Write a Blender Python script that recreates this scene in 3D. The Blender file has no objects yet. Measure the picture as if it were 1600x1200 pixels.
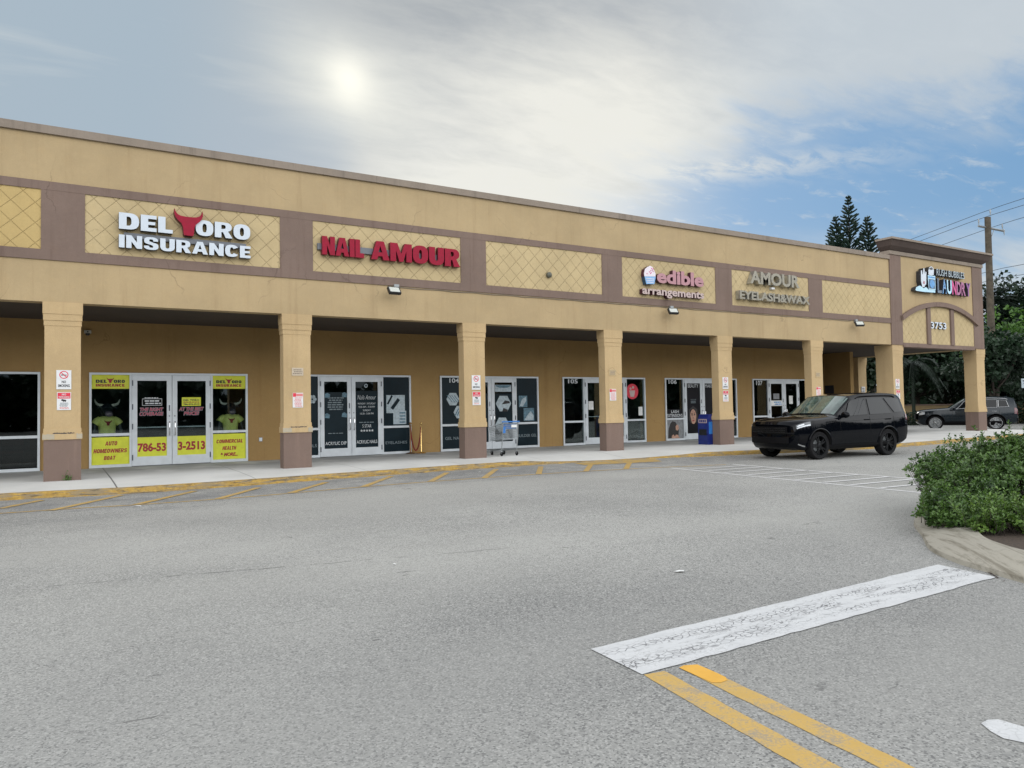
import bpy, bmesh, math, random
import numpy as np
from mathutils import Vector, Matrix

SC = bpy.context.scene
COL = SC.collection
rad = math.radians

# ------------------------------------------------------------------ camera
cam_data = bpy.data.cameras.new("camera")
cam = bpy.data.objects.new("camera", cam_data)
COL.objects.link(cam)
R_ = Vector((0.85622388, -0.51633686, -0.01664062))
U_ = Vector((-0.00305589, -0.03727315, 0.99930044))
F_ = Vector((0.5165959, 0.85557405, 0.03349203))
CAM = Vector((0.0, -18.956, 1.5491))
cam.matrix_world = Matrix(((R_.x, U_.x, -F_.x, CAM.x), (R_.y, U_.y, -F_.y, CAM.y),
                           (R_.z, U_.z, -F_.z, CAM.z), (0, 0, 0, 1)))
cam_data.sensor_fit = 'HORIZONTAL'
cam_data.sensor_width = 36.0
cam_data.lens = 36.0 * 1174.265 / 1600.0
cam_data.clip_end = 2000.0
SC.camera = cam

# ------------------------------------------------------------------ world, sun, exposure
SUN_AZ, SUN_EL = rad(19.1), rad(23.6)
SC.view_settings.view_transform = 'Standard'
SC.view_settings.look = 'None'
SC.view_settings.exposure = 0.0
SC.view_settings.gamma = 1.0
SC.view_settings.use_curve_mapping = False
SC.cycles.use_denoising = True
SC.cycles.denoising_prefilter = 'NONE'
SC.cycles.max_bounces = 8
SC.cycles.transparent_max_bounces = 12

W = bpy.data.worlds.new("World")
SC.world = W
W.use_nodes = True


class NT:
    """small helper around a node tree"""
    def __init__(s, tree):
        s.t = tree
        s.n = tree.nodes
        s.l = tree.links

    def new(s, typ, **kw):
        n = s.n.new(typ)
        for k, v in kw.items():
            setattr(n, k, v)
        return n

    def put(s, sock, v):
        if hasattr(v, 'is_output') or isinstance(v, bpy.types.NodeSocket):
            s.l.new(v, sock)
        elif isinstance(v, (tuple, list)):
            if len(v) == 3 and sock.type == 'RGBA':
                v = (*v, 1.0)
            sock.default_value = v
        else:
            sock.default_value = v

    def m(s, op, a, b=None, c=None, clamp=False):
        n = s.new('ShaderNodeMath', operation=op, use_clamp=clamp)
        s.put(n.inputs[0], a)
        if b is not None:
            s.put(n.inputs[1], b)
        if c is not None:
            s.put(n.inputs[2], c)
        return n.outputs[0]

    def step(s, v, lo, hi, a=0.0, b=1.0):
        n = s.new('ShaderNodeMapRange', interpolation_type='SMOOTHSTEP')
        s.put(n.inputs['Value'], v)
        n.inputs['From Min'].default_value = lo
        n.inputs['From Max'].default_value = hi
        n.inputs['To Min'].default_value = a
        n.inputs['To Max'].default_value = b
        return n.outputs['Result']

    def noise(s, vec, scale, detail=4.0, rough=0.55, dist=0.0, dim='3D'):
        n = s.new('ShaderNodeTexNoise', noise_dimensions=dim)
        if vec is not None:
            s.l.new(vec, n.inputs['Vector'])
        n.inputs['Scale'].default_value = scale
        n.inputs['Detail'].default_value = detail
        n.inputs['Roughness'].default_value = rough
        n.inputs['Distortion'].default_value = dist
        return n.outputs['Fac']

    def mapping(s, vec, scale=(1, 1, 1), loc=(0, 0, 0), rot=(0, 0, 0)):
        n = s.new('ShaderNodeMapping')
        s.l.new(vec, n.inputs['Vector'])
        n.inputs['Scale'].default_value = scale
        n.inputs['Location'].default_value = loc
        n.inputs['Rotation'].default_value = rot
        return n.outputs['Vector']

    def mix(s, fac, a, b, blend='MIX'):
        n = s.new('ShaderNodeMix', data_type='RGBA', blend_type=blend)
        s.put(n.inputs[0], fac)
        s.put(n.inputs[6], a)
        s.put(n.inputs[7], b)
        return n.outputs[2]

    def sep(s, vec):
        n = s.new('ShaderNodeSeparateXYZ')
        s.l.new(vec, n.inputs[0])
        return n.outputs

    def comb(s, x, y, z):
        n = s.new('ShaderNodeCombineXYZ')
        for i, v in enumerate((x, y, z)):
            s.put(n.inputs[i], v)
        return n.outputs[0]

    def scale(s, col, f):
        n = s.new('ShaderNodeVectorMath', operation='SCALE')
        s.put(n.inputs[0], col)
        s.put(n.inputs['Scale'], f)
        return n.outputs[0]


def build_world():
    t = NT(W.node_tree)
    t.n.clear()
    out = t.new('ShaderNodeOutputWorld')
    bg = t.new('ShaderNodeBackground')
    t.l.new(bg.outputs[0], out.inputs[0])
    sky = t.new('ShaderNodeTexSky', sky_type='NISHITA')
    sky.sun_disc = False
    sky.sun_elevation = SUN_EL
    sky.sun_rotation = SUN_AZ
    sky.air_density = 1.0
    sky.dust_density = 1.5
    sky.ozone_density = 1.5
    tc = t.new('ShaderNodeTexCoord')
    d = tc.outputs['Generated']
    x, y, z = t.sep(d)
    el = t.m('MULTIPLY', t.m('ARCSINE', z), 180 / math.pi)
    az = t.m('MULTIPLY', t.m('ARCTAN2', x, y), 180 / math.pi)

    def blob(a0, e0, sa, se, tilt=0.0):
        da = t.m('SUBTRACT', az, a0)
        de = t.m('SUBTRACT', t.m('SUBTRACT', el, e0), t.m('MULTIPLY', da, tilt))
        q = t.m('ADD', t.m('POWER', t.m('ABSOLUTE', t.m('DIVIDE', da, sa)), 2.0),
                t.m('POWER', t.m('ABSOLUTE', t.m('DIVIDE', de, se)), 2.0))
        return t.m('EXPONENT', t.m('MULTIPLY', q, -1.0))

    # cloud deck coordinates: direction projected on a high flat layer
    zz = t.m('ADD', t.m('MAXIMUM', z, 0.0), 0.12)
    u = t.m('DIVIDE', x, zz)
    v = t.m('DIVIDE', y, zz)
    deck = t.comb(u, v, 0.0)
    n1 = t.noise(t.mapping(deck, (0.55, 0.9, 1), (3.1, 1.7, 0), (0, 0, 0.5)), 1.0, 6, 0.5, 0.8)
    n2 = t.noise(t.mapping(deck, (1.0, 3.2, 1), (0.3, 7.7, 0), (0, 0, 0.35)), 1.3, 7, 0.6, 0.5)
    n3 = t.noise(t.mapping(deck, (3.0, 6.0, 1), (5.3, 2.1, 0), (0, 0, 0.4)), 2.2, 6, 0.62, 0.4)
    nn = t.m('ADD', t.m('MULTIPLY', n1, 0.6), t.m('MULTIPLY', n2, 0.4))
    # colour of the cloud veil
    grey = (0.50, 0.53, 0.555)
    blue_grey = (0.40, 0.49, 0.57)
    cream = (0.85, 0.845, 0.785)
    lum = t.m('ADD', t.m('MULTIPLY', blob(33.0, 15.5, 18.0, 7.0, -0.12), 1.15), t.m('MULTIPLY', blob(40.0, 22.0, 13.0, 5.0, -0.1), 0.7))
    lum = t.m('ADD', lum, t.m('MULTIPLY', t.m('SUBTRACT', nn, 0.50), 2.4))
    lum = t.m('ADD', lum, t.m('MULTIPLY', t.m('MULTIPLY', t.m('SUBTRACT', n3, 0.5), 0.6), t.step(az, 12, 30)), clamp=True)
    left = t.step(az, 22.0, 4.0)
    base = t.mix(left, grey, blue_grey)
    base = t.mix(t.m('MULTIPLY', blob(26.0, 29.0, 12.0, 4.5, -0.1), 0.75), base, (0.40, 0.43, 0.455))
    cloud = t.mix(lum, base, cream)
    # dark edged bank to the left of the bright gap
    bank = t.m('MULTIPLY', t.step(az, 21.0, 17.2), t.m('MULTIPLY', t.step(el, 23.5, 19.5), t.step(az, 4.0, 13.0)))
    cloud = t.mix(t.m('MULTIPLY', bank, 0.55), cloud, (0.43, 0.505, 0.585))
    # sun behind the veil
    cloud = t.mix(t.m('MULTIPLY', blob(19.1, 23.4, 5.0, 3.4, -0.25), t.m('ADD', 0.45, t.m('MULTIPLY', n3, 0.6))), cloud, (0.92, 0.92, 0.84))
    cloud = t.mix(t.m('MULTIPLY', blob(19.1, 23.6, 1.5, 1.5, -0.2), t.m('ADD', 0.55, t.m('MULTIPLY', n1, 0.7)), clamp=True), cloud, (1.12, 1.10, 0.98))
    cloud = t.mix(t.m('MULTIPLY', t.m('MULTIPLY', t.m('SUBTRACT', n3, 0.36, clamp=True), 1.2), t.m('MULTIPLY', t.step(el, 30, 12), t.step(az, 17, 26))), cloud, (0.86, 0.86, 0.83))
    # the open blue area low on the right
    edge = t.m('ADD', t.m('MULTIPLY', t.m('SUBTRACT', az, 34.0), 0.13), 15.4)
    edge = t.m('ADD', edge, t.m('MULTIPLY', t.m('SUBTRACT', n2, 0.5), 10.0))
    edge = t.m('ADD', edge, t.m('MULTIPLY', t.m('SUBTRACT', n3, 0.5), 5.0))
    edge = t.m('ADD', edge, t.m('MULTIPLY', blob(53.0, 18.0, 9.0, 6.0), 1.6))
    hole = t.m('MULTIPLY', t.step(t.m('SUBTRACT', edge, el), -3.2, 3.0), t.step(az, 33.0, 50.0))
    hole = t.m('MULTIPLY', hole, t.step(az, 125.0, 85.0))
    streak = t.m('MULTIPLY', t.step(n3, 0.52, 0.78), 0.6)
    wisp = t.m('MULTIPLY', blob(46.5, 17.1, 12.0, 1.0, -0.035), t.step(n3, 0.34, 0.60))
    wisp = t.m('MAXIMUM', wisp, t.m('MULTIPLY', blob(52.0, 18.6, 9.0, 0.7, 0.06), t.m('MULTIPLY', t.step(n3, 0.40, 0.66), 0.7)))
    streak = t.m('MAXIMUM', streak, t.m('MULTIPLY', wisp, 0.9))
    low = t.m('MULTIPLY', t.step(el, 13.5, 8.0), t.step(n2, 0.30, 0.62))
    hole = t.m('MULTIPLY', hole, t.m('SUBTRACT', 1.0, t.m('MAXIMUM', streak, t.m('MULTIPLY', low, 0.9)), clamp=True))
    clear = t.mix(0.72, t.scale(sky.outputs[0], 0.085), (0.175, 0.385, 0.66))
    hz = t.mix(t.step(el, 13.0, 4.0), clear, (0.42, 0.60, 0.78))
    cloud_r = t.mix(t.m('MULTIPLY', t.step(az, 40.0, 56.0), 0.6), cloud, (0.57, 0.65, 0.72))
    vis = t.mix(hole, cloud_r, hz)
    # the deck is brightest overhead and behind the viewer, as an overcast sky is
    up = t.step(el, 29.0, 58.0)
    behind = t.m('MAXIMUM', t.step(az, 85.0, 125.0), t.step(az, -25.0, -65.0))
    behind = t.m('MULTIPLY', behind, t.step(el, 3.0, 9.0))
    gain = t.m('MAXIMUM', up, behind)
    hi = t.mix(n1, (2.35, 2.42, 2.50), (3.0, 3.01, 2.98))
    hi = t.mix(t.m('MULTIPLY', t.step(el, 26.0, 62.0), 0.92), hi, (0.82, 0.85, 0.90))
    col = t.mix(gain, vis, hi)
    # far ground haze under the horizon
    col = t.mix(t.step(el, 0.5, -2.0), col, (0.25, 0.26, 0.26))
    t.l.new(col, bg.inputs['Color'])
    bg.inputs['Strength'].default_value = 1.0


build_world()

sun_data = bpy.data.lights.new("sun", 'SUN')
sun_data.energy = 0.6
sun_data.angle = rad(14.0)
sun_data.color = (1.0, 0.95, 0.87)
sun = bpy.data.objects.new("sun", sun_data)
COL.objects.link(sun)
sdir = Vector((math.sin(SUN_AZ) * math.cos(SUN_EL), math.cos(SUN_AZ) * math.cos(SUN_EL), math.sin(SUN_EL)))
sun.rotation_euler = (-sdir).to_track_quat('-Z', 'Y').to_euler()
sun.location = (20, 40, 30)


# ------------------------------------------------------------------ materials
MATS = {}


def bsdf(name):
    m = bpy.data.materials.new(name)
    m.use_nodes = True
    t = NT(m.node_tree)
    b = t.n['Principled BSDF']
    return m, t, b


def pos_of(t, obj=False):
    if obj:
        return t.new('ShaderNodeTexCoord').outputs['Object']
    return t.new('ShaderNodeNewGeometry').outputs['Position']


def bump(t, b, h, strength, dist=0.01):
    n = t.new('ShaderNodeBump')
    n.inputs['Strength'].default_value = strength
    n.inputs['Distance'].default_value = dist
    t.l.new(h, n.inputs['Height'])
    t.l.new(n.outputs[0], b.inputs['Normal'])


def simple(name, col, rough=0.5, metal=0.0, var=0.12, scale=6.0, obj=False, spec=0.5, coat=0.0, bmp=0.0, bscale=200.0):
    m, t, b = bsdf(name)
    p = pos_of(t, obj)
    n = t.noise(p, scale, 5, 0.6)
    lo = tuple(c * (1 - var) for c in col)
    hi = tuple(min(1, c * (1 + var)) for c in col)
    t.l.new(t.mix(t.step(n, 0.3, 0.7), lo, hi), b.inputs['Base Color'])
    r = t.m('ADD', t.m('MULTIPLY', t.m('SUBTRACT', n, 0.5), 0.2), rough, clamp=True)
    t.l.new(r, b.inputs['Roughness'])
    b.inputs['Metallic'].default_value = metal
    b.inputs['Specular IOR Level'].default_value = spec
    b.inputs['Coat Weight'].default_value = coat
    b.inputs['Coat Roughness'].default_value = 0.03
    if bmp:
        bump(t, b, t.noise(p, bscale, 3, 0.6), bmp, 0.004)
    return m


def stucco(name, col, stain=(0.5, 0.4, 0.32), amount=0.35, grooves=0.0, dirt_base=None):
    m, t, b = bsdf(name)
    p = pos_of(t)
    x, y, z = t.sep(p)
    big = t.noise(p, 0.55, 5, 0.6)
    mid = t.noise(p, 3.5, 5, 0.65)
    fine = t.noise(p, 38.0, 4, 0.7)
    streak = t.noise(t.mapping(p, (2.6, 2.6, 0.16)), 1.0, 6, 0.7)
    c = t.mix(t.step(big, 0.3, 0.72), tuple(k * 0.90 for k in col), tuple(k * 1.08 for k in col))
    c = t.mix(t.m('MULTIPLY', t.step(mid, 0.48, 0.75), 0.22), c, tuple(k * s for k, s in zip(col, (1.1, 1.02, 0.9))))
    c = t.mix(t.m('MULTIPLY', t.step(streak, 0.50, 0.80), amount), c, tuple(k * s for k, s in zip(col, stain)))
    streak2 = t.noise(t.mapping(p, (7.0, 7.0, 0.35), (3, 1, 2)), 1.0, 5, 0.7)
    c = t.mix(t.m('MULTIPLY', t.step(streak2, 0.56, 0.80), amount * 0.8), c, tuple(k * s for k, s in zip(col, stain)))
    blot = t.noise(p, 11.0, 6, 0.75)
    c = t.mix(t.m('MULTIPLY', t.step(blot, 0.50, 0.74), 0.30), c, tuple(k * 0.82 for k in col))
    c = t.mix(t.m('MULTIPLY', t.step(blot, 0.48, 0.28), 0.35), c, tuple(min(1, k * 1.17) for k in col))
    c = t.mix(t.m('MULTIPLY', t.step(fine, 0.45, 0.75), 0.25), c, tuple(k * 0.78 for k in col))
    h = t.m('ADD', t.m('MULTIPLY', t.noise(p, 60.0, 5, 0.7), 0.6), t.m('MULTIPLY', fine, 0.5))
    hv = t.new('ShaderNodeTexVoronoi', feature='DISTANCE_TO_EDGE')
    wn = t.new('ShaderNodeTexNoise')
    t.l.new(p, wn.inputs['Vector'])
    wn.inputs['Scale'].default_value = 1.7
    wn.inputs['Detail'].default_value = 6
    wa = t.new('ShaderNodeVectorMath', operation='ADD')
    t.l.new(t.mapping(p, (0.42, 0.42, 0.30)), wa.inputs[0])
    t.l.new(t.scale(wn.outputs['Color'], 0.30), wa.inputs[1])
    t.l.new(wa.outputs[0], hv.inputs['Vector'])
    hv.inputs['Scale'].default_value = 1.0
    hair = t.m('MULTIPLY', t.step(hv.outputs['Distance'], 0.005, 0.002), t.step(big, 0.5, 0.62))
    c = t.mix(t.m('MULTIPLY', hair, 0.45), c, tuple(k * 0.45 for k in col))
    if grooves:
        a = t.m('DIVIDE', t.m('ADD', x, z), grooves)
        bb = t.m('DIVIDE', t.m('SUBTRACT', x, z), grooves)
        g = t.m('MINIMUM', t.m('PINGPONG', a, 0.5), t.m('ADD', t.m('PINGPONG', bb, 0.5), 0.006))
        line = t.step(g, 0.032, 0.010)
        c = t.mix(t.m('MULTIPLY', line, t.step(mid, 0.30, 0.70, 0.20, 0.46)), c, tuple(k * s for k, s in zip(col, (0.55, 0.50, 0.40))))  # groove shade put into the colour, on top of the bump
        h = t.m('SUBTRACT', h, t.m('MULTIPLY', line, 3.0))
    if dirt_base is not None:
        zlo, zhi, dc = dirt_base
        dm = t.m('MULTIPLY', t.step(t.m('ADD', z, t.m('MULTIPLY', mid, 0.35)), zhi, zlo), 0.6)
        c = t.mix(dm, c, dc)
    t.l.new(c, b.inputs['Base Color'])
    b.inputs['Roughness'].default_value = 0.92
    b.inputs['Specular IOR Level'].default_value = 0.25
    bump(t, b, h, 0.7, 0.012)
    return m


SEAM_A, SEAM_B = -0.20, -10.83


def asphalt():
    m, t, b = bsdf('asphalt')
    p = pos_of(t)
    big = t.noise(p, 0.22, 6, 0.6)
    med = t.noise(p, 1.6, 6, 0.65)
    long_ = t.noise(t.mapping(p, (0.25, 1.6, 1.0)), 1.0, 5, 0.6)
    gr = t.noise(p, 110.0, 3, 0.8)
    vo = t.new('ShaderNodeTexVoronoi')
    t.l.new(p, vo.inputs['Vector'])
    vo.inputs['Scale'].default_value = 100.0
    stone = t.sep(vo.outputs['Color'])[0]
    c = t.mix(t.step(big, 0.3, 0.7), (0.220, 0.221, 0.212), (0.335, 0.334, 0.316))
    c = t.mix(t.m('MULTIPLY', t.step(long_, 0.45, 0.75), 0.35), c, (0.28, 0.276, 0.262))
    c = t.mix(t.m('MULTIPLY', t.step(med, 0.55, 0.78), 0.4), c, (0.165, 0.165, 0.165))
    c = t.mix(t.m('MULTIPLY', t.step(stone, 0.64, 0.98), 0.6), c, (0.54, 0.535, 0.51))
    c = t.mix(t.m('MULTIPLY', t.step(stone, 0.34, 0.03), 0.78), c, (0.05, 0.05, 0.052))
    c = t.mix(t.m('MULTIPLY', t.step(gr, 0.55, 0.75), 0.35), c, (0.11, 0.11, 0.11))
    tone = t.noise(t.mapping(p, (0.10, 0.22, 1), (2.2, 0.7, 0), (0, 0, 0.12)), 1.0, 4, 0.55)
    c = t.mix(t.m('MULTIPLY', t.step(tone, 0.42, 0.66), 0.45), c, (0.36, 0.357, 0.335))
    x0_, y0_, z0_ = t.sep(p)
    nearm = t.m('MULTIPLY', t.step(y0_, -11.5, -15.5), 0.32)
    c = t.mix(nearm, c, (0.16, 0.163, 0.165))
    # scattered dark pits and tar drips
    pv = t.new('ShaderNodeTexVoronoi')
    t.l.new(t.mapping(p, (0.75, 1.5, 1.0), (0.4, 0.2, 0.0), (0, 0, 0.15)), pv.inputs['Vector'])
    pv.inputs['Scale'].default_value = 2.6
    wob = t.m('MULTIPLY', t.m('SUBTRACT', t.noise(p, 30.0, 3), 0.5), 0.08)
    sz = t.m('SUBTRACT', t.m('MULTIPLY', t.m('POWER', t.sep(pv.outputs['Color'])[1], 2.2), 0.10), 0.022)
    pit = t.m('LESS_THAN', t.m('ADD', pv.outputs['Distance'], wob), sz)
    c = t.mix(t.m('MULTIPLY', pit, 0.65), c, (0.06, 0.06, 0.062))
    # oil darkening near the kerb lane and one patch on the left
    x, y, z = t.sep(p)
    lane = t.m('MULTIPLY', t.step(y, -4.9, -4.0), t.step(med, 0.35, 0.62))
    lane = t.m('MULTIPLY', lane, t.step(x, 21.0, 15.0))
    c = t.mix(t.m('MULTIPLY', lane, 0.45), c, (0.135, 0.14, 0.15))
    oil = t.m('MULTIPLY', t.step(t.noise(t.mapping(p, (0.55, 2.0, 1), (1, 3, 0)), 1.4, 6, 0.7), 0.52, 0.70), t.m('MULTIPLY', t.step(y, -6.6, -5.2), t.step(x, 5.0, 1.5)))
    c = t.mix(t.m('MULTIPLY', oil, 0.55), c, (0.10, 0.105, 0.115))
    sl = t.m('ABSOLUTE', t.m('ADD', t.m('SUBTRACT', y0_, t.m('ADD', t.m('MULTIPLY', x0_, SEAM_A), SEAM_B)), t.m('MULTIPLY', t.m('SUBTRACT', t.noise(p, 2.5, 5), 0.5), 0.16)))
    seam = t.m('MULTIPLY', t.step(sl, 0.016, 0.006), t.m('MULTIPLY', t.step(t.noise(p, 2.2, 4), 0.46, 0.56), t.step(x0_, 6.0, 3.0)))
    c = t.mix(t.m('MULTIPLY', seam, 0.8), c, (0.055, 0.055, 0.055))
    # hairline cracks
    cv = t.new('ShaderNodeTexVoronoi', feature='DISTANCE_TO_EDGE')
    wp = t.new('ShaderNodeVectorMath', operation='ADD')
    t.l.new(t.mapping(p, (0.16, 0.62, 0.5)), wp.inputs[0])
    wn = t.new('ShaderNodeTexNoise')
    t.l.new(p, wn.inputs['Vector'])
    wn.inputs['Scale'].default_value = 1.3
    wn.inputs['Detail'].default_value = 6
    sv = t.new('ShaderNodeVectorMath', operation='SCALE')
    t.l.new(wn.outputs['Color'], sv.inputs[0])
    sv.inputs['Scale'].default_value = 0.35
    t.l.new(sv.outputs[0], wp.inputs[1])
    t.l.new(wp.outputs[0], cv.inputs['Vector'])
    cv.inputs['Scale'].default_value = 0.7
    crack = t.m('MULTIPLY', t.step(cv.outputs['Distance'], 0.0035, 0.001), t.step(t.noise(p, 0.9, 3), 0.56, 0.64))
    c = t.mix(t.m('MULTIPLY', crack, 0.65), c, (0.06, 0.06, 0.06))
    t.l.new(c, b.inputs['Base Color'])
    b.inputs['Roughness'].default_value = 0.88
    b.inputs['Specular IOR Level'].default_value = 0.3
    bump(t, b, t.m('ADD', vo.outputs['Distance'], t.m('MULTIPLY', gr, 0.6)), 0.22, 0.004)
    return m


def road_paint(name, col, wear=0.5, crack=0.0, under=(0.21, 0.208, 0.2)):
    m, t, b = bsdf(name)
    p = pos_of(t)
    n = t.noise(p, 5.0, 6, 0.7)
    f = t.noise(p, 70.0, 4, 0.75)
    c = t.mix(t.step(n, 0.3, 0.7), tuple(k * 0.86 for k in col), col)
    msk = t.step(t.m('ADD', t.m('MULTIPLY', n, 0.55), t.m('MULTIPLY', f, 0.45)), 0.62 - 0.2 * wear, 0.72 - 0.14 * wear)
    c = t.mix(t.m('MULTIPLY', msk, 0.75), c, under)
    h = f
    if crack:
        wn = t.new('ShaderNodeTexNoise')
        t.l.new(p, wn.inputs['Vector'])
        wn.inputs['Scale'].default_value = 3.0
        wn.inputs['Detail'].default_value = 5
        sv = t.new('ShaderNodeVectorMath', operation='SCALE')
        t.l.new(wn.outputs['Color'], sv.inputs[0])
        sv.inputs['Scale'].default_value = 1.3
        ad = t.new('ShaderNodeVectorMath', operation='ADD')
        t.l.new(t.mapping(p, (11.0, 20.0, 1.0)), ad.inputs[0])
        t.l.new(sv.outputs[0], ad.inputs[1])
        cv = t.new('ShaderNodeTexVoronoi', feature='DISTANCE_TO_EDGE')
        t.l.new(ad.outputs[0], cv.inputs['Vector'])
        cv.inputs['Scale'].default_value = 1.5
        k = t.m('MULTIPLY', t.step(cv.outputs['Distance'], 0.085, 0.03), t.step(t.noise(t.mapping(p, (0.9, 5.0, 1)), 1.5, 4), 0.42, 0.56))
        rub = t.m('MULTIPLY', t.step(t.noise(t.mapping(p, (1.2, 6.0, 1), (2, 5, 0)), 2.2, 7, 0.75), 0.52, 0.66), t.step(f, 0.36, 0.56))
        xx, yy, zz2 = t.sep(p)
        yc = t.m('ADD', t.m('MULTIPLY', t.m('SUBTRACT', xx, 2.9), 0.034), -15.30)
        band = t.step(t.m('ABSOLUTE', t.m('SUBTRACT', yy, t.m('ADD', yc, t.m('MULTIPLY', t.m('SUBTRACT', n, 0.5), 0.2)))), 0.22, 0.12, 0.18, 1.0)
        c = t.mix(t.m('MULTIPLY', t.m('MULTIPLY', k, crack), band), c, (0.05, 0.05, 0.055))
        c = t.mix(t.m('MULTIPLY', t.m('MULTIPLY', rub, 0.85), band), c, (0.15, 0.15, 0.155))
    t.l.new(c, b.inputs['Base Color'])
    b.inputs['Roughness'].default_value = 0.75
    bump(t, b, h, 0.3, 0.003)
    return m


def concrete(name, col, joints=False, dark=0.35, swirl=False):
    m, t, b = bsdf(name)
    p = pos_of(t)
    big = t.noise(p, 0.5, 6, 0.65)
    med = t.noise(p, 4.0, 6, 0.7)
    f = t.noise(p, 60.0, 4, 0.7)
    c = t.mix(t.step(big, 0.3, 0.72), tuple(k * 0.86 for k in col), tuple(k * 1.05 for k in col))
    c = t.mix(t.m('MULTIPLY', t.step(med, 0.5, 0.78), dark), c, tuple(k * 0.62 for k in col))
    c = t.mix(t.m('MULTIPLY', t.step(f, 0.5, 0.8), 0.25), c, tuple(k * 0.7 for k in col))
    if joints:
        x, y, z = t.sep(p)
        g = t.m('PINGPONG', t.m('DIVIDE', t.m('SUBTRACT', x, 1.0), 2.70), 0.5)
        ln = t.step(t.m('MULTIPLY', g, 2.70), 0.022, 0.008)
        fade = t.step(x, 1.5, 4.5, 1.0, 0.35)
        c = t.mix(t.m('MULTIPLY', ln, t.m('MULTIPLY', fade, 0.85)), c, (0.06, 0.06, 0.06))
        # foot grime, darkened further towards the wall as painted canopy shade
        grime_shade = t.m('MULTIPLY', t.step(y, 0.2, 2.4), t.step(t.noise(p, 1.2, 5), 0.10, 0.6))
        c = t.mix(t.m('MULTIPLY', grime_shade, 0.75), c, (0.20, 0.205, 0.205))
    if swirl:
        sn = t.noise(t.mapping(t.mapping(p, (1, 1, 1), (0, 0, 0), (0, 0, rad(-48))), (0.8, 11.0, 6.0)), 1.3, 7, 0.72, 0.3)
        c = t.mix(t.m('MULTIPLY', t.step(sn, 0.48, 0.66), 0.75), c, (0.13, 0.115, 0.085))
        c = t.mix(t.m('MULTIPLY', t.step(t.noise(p, 7.0, 6, 0.75), 0.55, 0.7), 0.5), c, (0.16, 0.15, 0.12))
    t.l.new(c, b.inputs['Base Color'])
    b.inputs['Roughness'].default_value = 0.85
    b.inputs['Specular IOR Level'].default_value = 0.3
    bump(t, b, t.m('ADD', f, med), 0.3, 0.004)
    return m


def kerb_mat():
    m, t, b = bsdf('kerb_yellow')
    p = pos_of(t)
    n = t.noise(t.mapping(p, (1.0, 1.0, 7.0)), 2.6, 7, 0.72)
    n2 = t.noise(p, 13.0, 5, 0.7)
    x, y, z = t.sep(p)
    c = t.mix(t.step(n2, 0.3, 0.7), (0.31, 0.185, 0.035), (0.49, 0.315, 0.07))
    c = t.mix(t.m('MULTIPLY', t.step(n, 0.44, 0.57), 0.85), c, (0.23, 0.185, 0.12))
    spots = t.step(t.noise(t.mapping(p, (0.8, 0.8, 9.0), (4, 2, 1)), 3.4, 7, 0.75), 0.52, 0.62)
    c = t.mix(t.m('MULTIPLY', t.m('MULTIPLY', spots, 0.85), t.step(x, 20.0, 12.0)), c, (0.055, 0.05, 0.045))
    t.l.new(c, b.inputs['Base Color'])
    b.inputs['Roughness'].default_value = 0.85
    bump(t, b, t.m('ADD', n, n2), 0.6, 0.02)
    return m


def glass(name, tint, refl=0.06, rough=0.015):
    m = bpy.data.materials.new(name)
    m.use_nodes = True
    t = NT(m.node_tree)
    t.n.clear()
    out = t.new('ShaderNodeOutputMaterial')
    tr = t.new('ShaderNodeBsdfTransparent')
    p = pos_of(t)
    n = t.noise(p, 2.0, 4)
    t.l.new(t.mix(n, tuple(k * 0.85 for k in tint), tint), tr.inputs[0])
    gl = t.new('ShaderNodeBsdfGlossy')
    gl.inputs['Roughness'].default_value = rough
    gl.inputs['Color'].default_value = (0.9, 0.97, 0.97, 1)
    fr = t.new('ShaderNodeFresnel')
    fr.inputs['IOR'].default_value = 1.45
    f = t.m('ADD', t.m('MULTIPLY', fr.outputs[0], 0.9), refl - 0.04, clamp=True)
    bp = t.new('ShaderNodeBump')
    bp.inputs['Strength'].default_value = 0.05
    bp.inputs['Distance'].default_value = 0.02
    t.l.new(t.noise(p, 0.9, 2), bp.inputs['Height'])
    t.l.new(bp.outputs[0], gl.inputs['Normal'])
    mx = t.new('ShaderNodeMixShader')
    t.l.new(f, mx.inputs[0])
    t.l.new(tr.outputs[0], mx.inputs[1])
    t.l.new(gl.outputs[0], mx.inputs[2])
    t.l.new(mx.outputs[0], out.inputs[0])
    return m


def leafmat(name, dark, light, trans=0.25, scale=3.0, rough=0.5, spec=0.4):
    m, t, b = bsdf(name)
    p = pos_of(t)
    gi = t.new('ShaderNodeObjectInfo')
    n = t.noise(p, scale, 4, 0.6)
    n2 = t.noise(p, scale * 14, 2, 0.6)
    c = t.mix(t.step(t.m('ADD', t.m('MULTIPLY', n, 0.6), t.m('MULTIPLY', n2, 0.4)), 0.34, 0.66), dark, light)
    t.l.new(c, b.inputs['Base Color'])
    b.inputs['Roughness'].default_value = rough
    b.inputs['Specular IOR Level'].default_value = spec
    tl = t.new('ShaderNodeBsdfTranslucent')
    t.l.new(c, tl.inputs[0])
    mx = t.new('ShaderNodeMixShader')
    mx.inputs[0].default_value = trans
    out = t.n['Material Output']
    t.l.new(b.outputs[0], mx.inputs[1])
    t.l.new(tl.outputs[0], mx.inputs[2])
    t.l.new(mx.outputs[0], out.inputs[0])
    return m


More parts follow.
